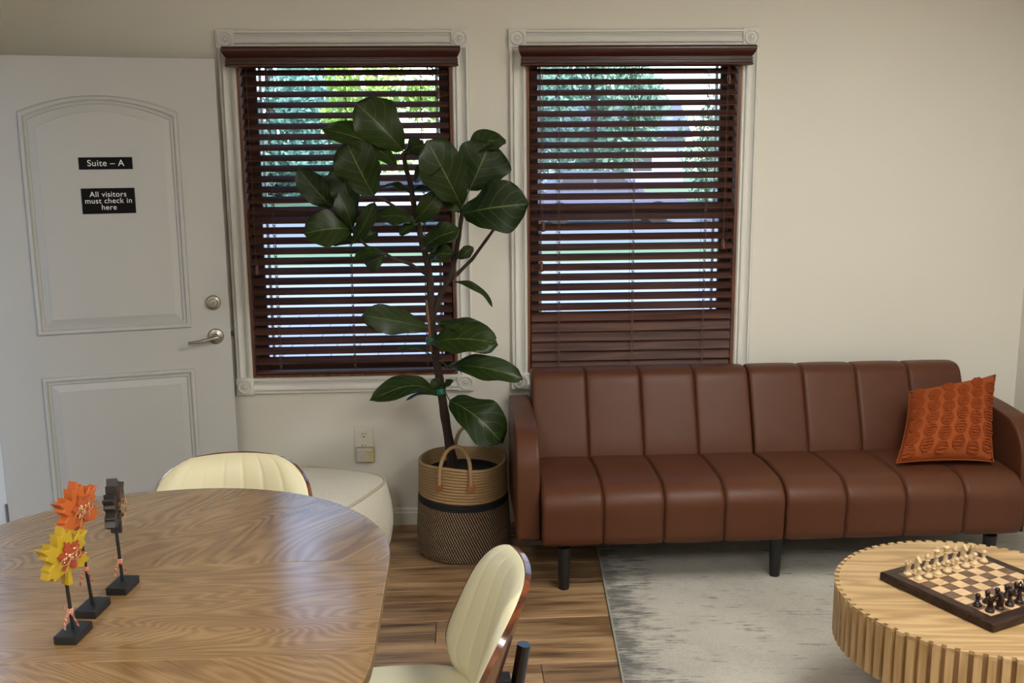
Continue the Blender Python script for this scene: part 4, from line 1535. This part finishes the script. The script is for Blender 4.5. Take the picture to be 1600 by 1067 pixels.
# ------------------------------------------------------------------ outlet and plug-in
ol = thing('wall_outlet', 'white duplex wall outlet above the pouf', 'outlet', (-0.446, -0.0005, 0.402))
MB().box(-0.042, 0.042, -0.006, 0, -0.062, 0.062).build('cover_plate', 'white_plastic', ol, bev=0.003)
for zc in (0.024, -0.03):
    f = MB().lathe([(0.0172, 0.0), (0.0172, 0.0015), (0.0160, 0.0022), (0.0003, 0.0022)], 28, (0.001, -0.006, zc), 'Y').build('receptacle', 'white_plastic', ol, angle=40)
    MB().box(-0.0075, -0.0045, -0.0088, -0.0078, zc + 0.000, zc + 0.009).build('slot', 'slot', f, smooth=False)
    MB().box(0.0060, 0.0085, -0.0088, -0.0078, zc + 0.001, zc + 0.009).build('slot', 'slot', f, smooth=False)
    MB().lathe([(0.003, 0), (0.003, 0.001), (0.0002, 0.001)], 12, (0.001, -0.0078, zc - 0.009), 'Y').build('ground_hole', 'slot', f)
MB().lathe([(0.003, 0), (0.0028, 0.0012), (0.0002, 0.0013)], 12, (0, -0.006, -0.003), 'Y').build('plate_screw', 'white_plastic', ol)
pl = thing('plug_in_cover', 'printed plug in cover on the lower socket of the outlet', 'plug', (-0.440, -0.0088, 0.350))
MB().box(-0.040, 0.040, -0.026, 0.0, -0.045, 0.022).build('shell', 'card', pl, bev=0.004)
MB().box(-0.034, 0.034, -0.0275, -0.0262, 0.012, 0.018).build('rim', 'white_plastic', pl, smooth=False)

# ------------------------------------------------------------------ woven basket
BC = (-0.006, -0.305)
bk = thing('woven_basket', 'coiled jute basket with black band and rope handles beside the sofa', 'basket', (BC[0], BC[1], 0))


def bask_r(z):
    pts = [(0.0, 0.186), (0.03, 0.197), (0.10, 0.198), (0.20, 0.192), (0.28, 0.187), (0.36, 0.185), (0.405, 0.186)]
    for i in range(len(pts) - 1):
        if z <= pts[i + 1][0]:
            q = (z - pts[i][0]) / (pts[i + 1][0] - pts[i][0])
            return pts[i][1] + (pts[i + 1][1] - pts[i][1]) * q
    return pts[-1][1]


def coils(z0, z1, n, nm, mat, tilt=0.0):
    prof = []
    p = (z1 - z0) / n
    for i in range(n):
        for k in range(5):
            a = -PI / 2 + PI * k / 4
            z = z0 + (i + 0.5) * p + math.sin(a) * p * 0.5
            prof.append((bask_r(z) - 0.0055 + math.cos(a) * 0.0062, z))
    inner = [(bask_r(z1) - 0.012, z1), (bask_r(z0) - 0.012, z0)]
    full = prof + inner
    vs, fs = [], []
    SEG = 96
    m_ = len(full)
    for i in range(SEG):
        a = 2 * PI * i / SEG
        for r_, z in full:
            wob = 0.004 * math.sin(2 * a + 0.6) * min(1, z / 0.2) + (0.006 * math.sin(a * 3 + 1.0) * max(0, (z - 0.25) / 0.15))
            vs.append((r_ * math.cos(a), r_ * math.sin(a), z + wob))
    for i in range(SEG):
        j = (i + 1) % SEG
        for q in range(m_):
            q2 = (q + 1) % m_
            fs.append((i * m_ + q, j * m_ + q, j * m_ + q2, i * m_ + q2))
    MB().add(vs, fs).build(nm, mat, bk, angle=80)


coils(0.002, 0.224, 20, 'speckled_coils', 'jute_speckle')
coils(0.224, 0.256, 3, 'black_band', 'rope_black')
coils(0.256, 0.402, 12, 'jute_coils', 'jute')
MB().lathe([(0.0005, 0.001), (0.180, 0.001), (0.180, 0.004), (0.0005, 0.004)], 48, cap=False).build('bottom', 'jute_speckle', bk)
for nm, a0, lean in (('front', R(-100), 1), ('back', R(80), -1)):
    pts = []
    hw_ = 0.066
    n_ = Vector((math.cos(a0), math.sin(a0), 0))
    tg = Vector((-math.sin(a0), math.cos(a0), 0))
    rr = 0.193
    for i in range(21):
        q = i / 20
        a = PI * q
        hz = math.sin(a) ** 0.7 * 0.150
        sx = -math.cos(a) * hw_
        ang = sx / rr
        rad = (n_ * math.cos(ang) + (tg if True else tg) * math.sin(ang)) * (rr + 0.001)
        pts.append(rad + Vector((0, 0, 0.338 + hz)) + n_ * (-0.055 * max(0, hz - 0.06) / 0.09 if lean > 0 else -0.01 * hz / 0.15))
    h = MB().tube(pts, 0.0078, 10).build('handle', 'jute', bk)
    for sg in (-1, 1):
        ang = a0 + sg * hw_ / rr
        c_ = Vector((math.cos(ang), math.sin(ang), 0))
        t2 = Vector((-math.sin(ang), math.cos(ang), 0))
        cc = c_ * (bask_r(0.335) + 0.0065)
        pl_ = []
        for k in range(14):
            b_ = 2 * PI * k / 14
            pl_.append((0.017 * math.cos(b_) * (1 - 0.25 * math.sin(b_)), 0.022 * math.sin(b_)))
        tb = MB().prism(pl_, lambda a, b: cc + t2 * a + Vector((0, 0, 0.333 + b)), lambda a, b: cc + t2 * a + c_ * 0.0035 + Vector((0, 0, 0.333 + b))).build('leather_tab', 'tab', h, smooth=False)
        for (ra, rbz) in ((-0.008, 0.008), (0.008, 0.008), (0, -0.011)):
            p_ = cc + t2 * ra + c_ * 0.004 + Vector((0, 0, 0.333 + rbz))
            MB().tube([p_ - c_ * 0.001, p_ + c_ * 0.0008], 0.0022, 8).build('rivet', 'brass', bk)

# ------------------------------------------------------------------ fiddle leaf fig
fig = thing('fiddle_leaf_fig', 'tall fiddle leaf fig with dark leathery leaves growing in the basket', 'plant', (BC[0], BC[1], 0.0045))
FO = Vector((BC[0], BC[1], 0.0045))
TRUNK = [(-0.02, -0.302, 0.20), (-0.052, -0.3, 0.396), (-0.059, -0.3, 0.449), (-0.077, -0.305, 0.581), (-0.093, -0.31, 0.719), (-0.106, -0.315, 0.828), (-0.119, -0.32, 0.936), (-0.122, -0.325, 1.043), (-0.124, -0.33, 1.148), (-0.132, -0.335, 1.226), (-0.151, -0.34, 1.304), (-0.169, -0.345, 1.393), (-0.184, -0.35, 1.482), (-0.192, -0.355, 1.545), (-0.208, -0.36, 1.602), (-0.216, -0.36, 1.661)]
STEM2 = [(-0.121, -0.323, 0.995), (-0.079, -0.34, 1.102), (-0.044, -0.35, 1.162), (-0.019, -0.36, 1.253), (-0.005, -0.37, 1.33), (0.007, -0.38, 1.406), (0.01, -0.385, 1.441)]
STEM3 = [(-0.052, -0.348, 1.146), (-0.013, -0.36, 1.181), (0.047, -0.37, 1.24), (0.104, -0.37, 1.316), (0.161, -0.37, 1.393)]
BR1 = [(-0.171, -0.346, 1.411), (-0.246, -0.38, 1.447), (-0.293, -0.41, 1.481), (-0.332, -0.44, 1.497)]
BR2 = [(-0.131, -0.332, 1.174), (-0.202, -0.37, 1.226), (-0.263, -0.4, 1.25), (-0.299, -0.42, 1.275), (-0.36, -0.42, 1.298), (-0.407, -0.43, 1.345), (-0.42, -0.44, 1.373)]
LEAVES = [
    ((-0.216, -0.36, 1.666), (-0.387, -0.42, 1.849), 0.142, (0.2, -1, 0.25), 0.02),
    ((-0.238, -0.36, 1.602), (-0.504, -0.46, 1.758), 0.101, (0.1, -0.8, 0.6), 0.05),
    ((-0.329, -0.44, 1.497), (-0.42, -0.5, 1.7), 0.139, (-0.1, -1, 0.1), 0.02),
    ((-0.216, -0.36, 1.654), (-0.13, -0.38, 1.69), 0.061, (0.2, -0.8, 0.6), 0.01),
    ((-0.173, -0.38, 1.548), (-0.055, -0.46, 1.63), 0.106, (0.2, -0.7, 0.7), 0.02),
    ((0.005, -0.4, 1.457), (-0.116, -0.5, 1.702), 0.145, (0.1, -1, 0.05), 0.02),
    ((0.019, -0.34, 1.63), (0.188, -0.3, 1.713), 0.088, (0.1, -0.7, 0.7), 0.04),
    ((0.039, -0.36, 1.51), (0.125, -0.36, 1.698), 0.169, (0.2, -1, 0.1), 0.01),
    ((0.01, -0.4, 1.422), (0.263, -0.52, 1.464), 0.155, (0.1, -1, 0.25), 0.03),
    ((0.01, -0.38, 1.426), (-0.047, -0.36, 1.491), 0.051, (-0.3, -1, 0.2), 0.01),
    ((-0.488, -0.42, 1.449), (-0.61, -0.46, 1.602), 0.085, (-0.3, -1, 0.3), 0.02),
    ((-0.411, -0.42, 1.399), (-0.456, -0.4, 1.624), 0.111, (-0.2, -1, 0.1), 0.01),
    ((-0.414, -0.45, 1.371), (-0.46, -0.47, 1.514), 0.06, (0.5, -1, 0.2), 0.01),
    ((-0.415, -0.44, 1.37), (-0.588, -0.52, 1.364), 0.114, (0, -1, 0.35), 0.03),
    ((-0.42, -0.44, 1.311), (-0.32, -0.5, 1.475), 0.055, (0.6, -1, 0.2), 0.01),
    ((-0.294, -0.42, 1.272), (-0.407, -0.48, 1.265), 0.045, (0, -0.8, 0.8), 0.02),
    ((-0.294, -0.42, 1.265), (-0.377, -0.4, 1.229), 0.071, (0, -1, 0.2), 0.01),
    ((-0.392, -0.42, 1.319), (-0.513, -0.4, 1.324), 0.045, (0, -1, 0.5), 0.02),
    ((-0.392, -0.42, 1.319), (-0.322, -0.4, 1.356), 0.038, (0.2, -1, 0.5), 0.01),
    ((-0.177, -0.38, 1.393), (-0.317, -0.44, 1.418), 0.076, (-0.2, -0.75, 0.7), 0.02),
    ((-0.172, -0.38, 1.403), (-0.073, -0.42, 1.508), 0.071, (0.5, -0.8, 0.4), 0.02),
    ((-0.167, -0.38, 1.383), (-0.238, -0.4, 1.345), 0.036, (0, -0.8, 0.6), 0.01),
    ((-0.165, -0.38, 1.388), (-0.101, -0.4, 1.396), 0.025, (0, -0.7, 0.7), 0.01),
    ((-0.193, -0.36, 1.503), (-0.301, -0.34, 1.531), 0.036, (0, -0.6, 0.9), 0.02),
    ((-0.188, -0.36, 1.507), (-0.113, -0.34, 1.516), 0.031, (0, -0.6, 0.9), 0.01),
    ((-0.15, -0.38, 1.284), (-0.006, -0.46, 1.366), 0.081, (0.2, -0.8, 0.6), 0.02),
    ((-0.131, -0.38, 1.238), (-0.026, -0.42, 1.269), 0.066, (0, -0.7, 0.7), 0.02),
    ((-0.009, -0.4, 1.246), (0.05, -0.42, 1.293), 0.038, (0.2, -0.9, 0.3), 0.01),
    ((-0.031, -0.4, 1.155), (0.128, -0.42, 1.063), 0.033, (0.2, -0.6, 0.9), 0.03),
    ((-0.138, -0.36, 0.965), (-0.386, -0.46, 1.037), 0.091, (0, -1, 0.25), 0.02),
    ((-0.096, -0.36, 0.982), (0.139, -0.42, 0.931), 0.066, (0, -0.8, 0.6), 0.03),
    ((-0.134, -0.37, 0.903), (0.136, -0.48, 0.924), 0.121, (0.05, -0.8, 0.7), 0.03),
    ((-0.064, -0.36, 0.805), (0.238, -0.46, 0.775), 0.086, (0.05, -0.85, 0.6), 0.04),
    ((-0.133, -0.36, 0.857), (-0.259, -0.4, 0.888), 0.025, (0, -0.5, 1), 0.02),
    ((-0.093, -0.36, 0.682), (-0.361, -0.5, 0.716), 0.085, (-0.1, -0.7, 0.8), 0.07),
    ((-0.093, -0.34, 0.678), (-0.236, -0.32, 0.66), 0.021, (0, -0.4, 1), 0.02),
    ((-0.087, -0.36, 0.714), (-0.127, -0.38, 0.752), 0.041, (-0.3, -0.9, 0.3), 0.01),
    ((-0.077, -0.34, 0.704), (-0.039, -0.36, 0.743), 0.031, (0.3, -0.5, 0.8), 0.01),
    ((-0.054, -0.38, 0.665), (0.156, -0.5, 0.521), 0.14, (0.25, -1, 0.5), 0.05),
]


def loc_(p):
    return Vector(p) - FO


def stem(nm, pts, r0, r1):
    n = len(pts)
    pp = []
    rr = []
    for i in range(n - 1):
        for q in range(3):
            pp.append(loc_(pts[i]).lerp(loc_(pts[i + 1]), q / 3))
            k_ = (i + q / 3) / (n - 1)
            rr.append((r0 + (r1 - r0) * k_) * (1.10 if q == 0 else 0.97))
    pp.append(loc_(pts[-1]))
    rr.append(r1)
    return MB().tube(pp, rr, 9).build(nm, 'bark', fig)


stem('trunk', TRUNK, 0.0215, 0.0085)
stem('branch', STEM2, 0.0125, 0.0075)
stem('branch', STEM3, 0.0085, 0.0055)
stem('branch', BR1, 0.0075, 0.0048)
stem('branch', BR2, 0.0075, 0.0045)
MB().tube([loc_((-0.124, -0.340, 0.86)), loc_((-0.140, -0.347, 1.075))], 0.0052, 8).build('stake', 'bamboo', fig)
for z, x in ((0.905, -0.122), (0.695, -0.095)):
    MB().lathe([(0.0245, -0.012), (0.026, 0), (0.0245, 0.012), (0.021, 0.012), (0.021, -0.012), (0.0245, -0.012)], 18, loc_((x, -0.322, z)), cap=False).build('green_tie', 'tie', fig)
MB().lathe([(0.13, 0.004), (0.165, 0.335), (0.168, 0.338), (0.163, 0.340), (0.155, 0.312), (0.0005, 0.316)], 40, (0, 0, 0.0), cap=False).build('nursery_pot', 'cloth_black', fig, angle=40)
MB().lathe([(0.0005, 0.326), (0.08, 0.323), (0.157, 0.318)], 32, cap=False).build('soil', 'soil', fig)
ALL_ST = [Vector(p) for L_ in (TRUNK, STEM2, STEM3, BR1, BR2) for p in L_]


def fig_leaf(B, T, w, nv, arch, idx):
    B, T = loc_(B), loc_(T)
    ax = T - B
    L = ax.length
    a = ax.normalized()
    n = Vector(nv)
    n = (n - a * n.dot(a)).normalized()
    s = a.cross(n).normalized()
    rg = random.Random(idx * 13 + 5)
    ph = rg.uniform(0, 6)
    cup = rg.uniform(0.06, 0.34)
    wob = rg.uniform(0.05, 0.11)
    twist = rg.uniform(-0.6, 0.6)

    def width(t):
        # fiddle shape: narrow waist, broad rounded end
        if t < 1e-6 or t > 1 - 1e-6:
            return 0.0
        env = (1 - abs(2 * t ** 0.9 - 1) ** 3.2) ** 0.62
        fid = 0.52 + 0.60 * (0.5 - 0.5 * math.cos(PI * min(1, t / 0.68)))
        return 0.59 * w * env * fid * (1 + 0.06 * math.sin(9 * t + ph))

    def f(u, v, off=0.0):
        x = 2 * u - 1
        t = v
        wd = width(t)
        lift = arch * math.sin(PI * t) - arch * 0.35 * t * t
        fold = abs(x) * wd * cup
        wave = wob * w * math.sin(t * 11 + ph + (2.0 if x > 0 else 0)) * x * x
        tw = twist * (t - 0.5)
        side = s * math.cos(tw) + n * math.sin(tw)
        wd *= 1 + 0.07 * math.sin(14 * t + ph + (1.7 if x > 0 else 0)) * (t * (1 - t) * 4)
        return B + a * (L * t) + n * (lift - fold * -1.0 + wave + off) + side * (x * wd)
    m = MB()
    nu, nvv = 9, 17
    m.grid(lambda u, v: f(u, v), nu, nvv, uv=True)
    m.grid(lambda u, v: f(u, v, -0.0009), nu, nvv, uv=True)
    k = nu * nvv
    ring = [i * nvv for i in range(nu)] + [(nu - 1) * nvv + j for j in range(1, nvv)] + [i * nvv + nvv - 1 for i in range(nu - 2, -1, -1)] + [j for j in range(nvv - 2, 0, -1)]
    for i in range(len(ring)):
        p, q = ring[i], ring[(i + 1) % len(ring)]
        m.f.append((p, q, k + q, k + p))
    o = m.build('leaf', 'leaf', fig, angle=80)
    near = min((loc_(p) for p in ALL_ST), key=lambda p: (p - B).length)
    mp = (near + B) / 2 + Vector((0, 0, 0.004))
    MB().tube([near, mp, B, f(0.5, 0.12) - n * 0.001], [0.0036, 0.0028, 0.0026, 0.0016], 6).build('leaf_stalk', 'bark_green', o)


for i, (B, T, w, nv, ar) in enumerate(LEAVES):
    fig_leaf(B, T, w, nv, ar, i)

# ------------------------------------------------------------------ outdoors
ZG = -0.18
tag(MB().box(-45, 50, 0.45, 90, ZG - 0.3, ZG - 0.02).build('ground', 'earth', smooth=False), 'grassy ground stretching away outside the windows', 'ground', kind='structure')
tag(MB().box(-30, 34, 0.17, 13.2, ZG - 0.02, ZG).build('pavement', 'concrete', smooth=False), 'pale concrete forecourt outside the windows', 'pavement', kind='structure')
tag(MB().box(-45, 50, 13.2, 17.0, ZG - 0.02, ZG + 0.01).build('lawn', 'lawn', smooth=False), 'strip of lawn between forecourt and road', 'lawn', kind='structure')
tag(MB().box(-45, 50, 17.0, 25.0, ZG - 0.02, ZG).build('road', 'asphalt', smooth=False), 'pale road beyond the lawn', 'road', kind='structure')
tag(MB().box(-8, XL - 0.13, -9, 0.16, ZG - 0.02, ZG).build('porch', 'concrete', smooth=False), 'concrete porch outside the open doorway', 'porch', kind='structure')
tag(MB().box(-4.2, XL - 0.13, -4.5, 0.0, 2.45, 2.55).build('porch_shade_slab', 'trim', smooth=False), 'added white slab shading the porch, unseen above the open doorway', 'added shade slab', kind='structure')  # added out of view to keep sun and sky off the porch
tag(MB().box(-4.2, -4.05, -4.5, 0.0, ZG, 2.449).build('porch_wall', 'siding', smooth=False), 'lavender porch wall facing the doorway', 'wall', kind='structure')
# paver strip by the left window
pv = MB().box(-3.2, 1.2, 3.2, 7.4, ZG, ZG + 0.004).build('paver_path', 'concrete', smooth=False)
tag(pv, 'pale paver walk on the forecourt outside the fig window', 'path', kind='structure')
me = MB().box(-0.105, 0.105, -0.515, 0.515, 0, 0.02).mesh('paver', False)
me.materials.append(M['deck'])
for i in range(20):
    for j in range(4):
        obj('paver', me, None, pv, smooth=False, loc=(-3.2 + 0.11 + i * 0.22, 3.2 + 0.525 + j * 1.05, ZG + 0.004))


def tree(label, x, y, h, cr, zc, mat, n, leaf, seed, conic=False):
    t_ = thing('garden_tree', label, 'tree', (x, y, ZG - 0.02), 0, 'trees beyond the road')
    rg = random.Random(seed)
    MB().tube([(0, 0, 0), (0.05, 0.02, h * 0.35), (0.0, 0.05, h * 0.8)], [cr * 0.07, cr * 0.05, cr * 0.02], 8).build('trunk', 'trunk', t_)
    vs, fs = [], []
    blobs = []
    for b_ in range(44):
        zz = rg.uniform(0, 1)
        a = rg.uniform(0, 2 * PI)
        rad = cr * ((1 - zz) * 0.95 + 0.05 if conic else math.sin(PI * (0.12 + 0.82 * zz)) ** 0.6)
        rr = rad * math.sqrt(rg.uniform(0.1, 1))
        blobs.append((rr * math.cos(a), rr * math.sin(a), zc + (h - zc) * zz, cr * rg.uniform(0.22, 0.4)))
    for i in range(int(n * 1.7)):
        bx, by, bz, br = rg.choice(blobs)
        d = Vector((rg.gauss(0, 1), rg.gauss(0, 1), rg.gauss(0, 1))).normalized() * br * rg.uniform(0.5, 1.05)
        p = Vector((bx, by, max(0.15, bz))) + d
        p.z = max(0.12, p.z)
        u = Vector((rg.gauss(0, 1), rg.gauss(0, 1), rg.gauss(0, 1))).normalized()
        w_ = u.orthogonal().normalized()
        s_ = leaf * 0.72 * rg.uniform(0.6, 1.3)
        k = len(vs)
        vs += [p - u * s_, p + w_ * s_ * 0.5, p + u * s_, p - w_ * s_ * 0.5]
        fs.append((k, k + 1, k + 2, k + 3))
    mb_ = MB()
    mb_.add(vs, fs)
    me_ = bpy.data.meshes.new('foliage')
    me_.from_pydata([tuple(v) for v in vs], [], fs)
    me_.materials.append(M[mat])
    f_ = obj('foliage', me_, None, t_, smooth=False)
    f_['kind'] = 'stuff'
    return t_


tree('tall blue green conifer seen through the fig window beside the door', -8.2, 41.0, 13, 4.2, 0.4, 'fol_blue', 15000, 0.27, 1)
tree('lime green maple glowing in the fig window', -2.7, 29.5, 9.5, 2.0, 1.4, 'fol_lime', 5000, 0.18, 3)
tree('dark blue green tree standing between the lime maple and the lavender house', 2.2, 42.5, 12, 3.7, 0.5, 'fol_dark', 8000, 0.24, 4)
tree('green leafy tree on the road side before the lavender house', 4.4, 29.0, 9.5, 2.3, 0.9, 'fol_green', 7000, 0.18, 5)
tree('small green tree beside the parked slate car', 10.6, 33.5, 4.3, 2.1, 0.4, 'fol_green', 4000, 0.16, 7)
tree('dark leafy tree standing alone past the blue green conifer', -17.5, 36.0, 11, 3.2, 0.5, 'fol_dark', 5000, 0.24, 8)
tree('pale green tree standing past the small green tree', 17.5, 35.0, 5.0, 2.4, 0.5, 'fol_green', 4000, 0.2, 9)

# a house far behind the trees
hs = thing('far_house', 'pale lavender house with grey roof across the road', 'house', (8.0, 54.0, ZG - 0.02))
MB().box(-5, 5, 0, 6, 0, 2.9).build('wall', 'siding', hs, smooth=False)
MB().prism([(-0.6, 2.9), (6.6, 2.9), (3.0, 5.0)], lambda a, b: (-5.4, a, b), lambda a, b: (5.4, a, b)).build('roof', 'shingle', hs, smooth=False)
for x in (-3.4, -0.6, 2.6):
    w_ = MB().box(x - 0.65, x + 0.65, -0.06, -0.002, 0.9, 2.2).build('window', 'screen', hs, smooth=False)
    MB().box(x - 0.55, x + 0.55, -0.08, -0.061, 1.0, 2.1).build('pane', 'car_glass', w_, smooth=False)
MB().box(0.9, 1.7, -0.06, -0.002, 0.0, 2.05).build('front_door', 'car_red', hs, smooth=False)


def car(label, x, y, rz, mat):
    c = thing('parked_car', label, 'car', (x, y, ZG + 0.001), rz, 'cars parked along the road')
    side_ = rounded([(-2.15, 0.28), (2.15, 0.28), (2.15, 0.70), (1.15, 0.86), (-2.15, 0.88)], 0.12, 3)
    MB().prism(side_, lambda a, b: (a, -0.86, b), lambda a, b: (a, 0.86, b)).build('body', mat, c, angle=40)
    cab = rounded([(-1.75, 0.865), (1.05, 0.865), (0.35, 1.42), (-1.25, 1.44)], 0.12, 3)
    cb = MB().prism(cab, lambda a, b: (a, -0.74, b), lambda a, b: (a, 0.74, b)).build('cabin', mat, c, angle=40)
    for (xa_, xb_, ta, tb_) in ((-1.45, -0.40, -1.10, -0.40), (-0.32, 0.82, -0.32, 0.26)):
        for sg in (-1, 1):
            MB().prism([(xa_, 0.93), (xb_, 0.93), (tb_, 1.36), (ta, 1.36)], lambda a, b: (a, sg * 0.741, b), lambda a, b: (a, sg * 0.752, b)).build('side_window', 'car_glass', c, smooth=False)
    for wx in (-1.35, 1.35):
        for sg in (-1, 1):
            m_ = MB()
            pl_ = [(0.31 * math.cos(2 * PI * k / 20), 0.31 + 0.31 * math.sin(2 * PI * k / 20)) for k in range(20)]
            m_.prism(pl_, lambda a, b: (wx + a, sg * 0.70, b), lambda a, b: (wx + a, sg * 0.89, b))
            m_.build('wheel', 'tyre', c, smooth=False)


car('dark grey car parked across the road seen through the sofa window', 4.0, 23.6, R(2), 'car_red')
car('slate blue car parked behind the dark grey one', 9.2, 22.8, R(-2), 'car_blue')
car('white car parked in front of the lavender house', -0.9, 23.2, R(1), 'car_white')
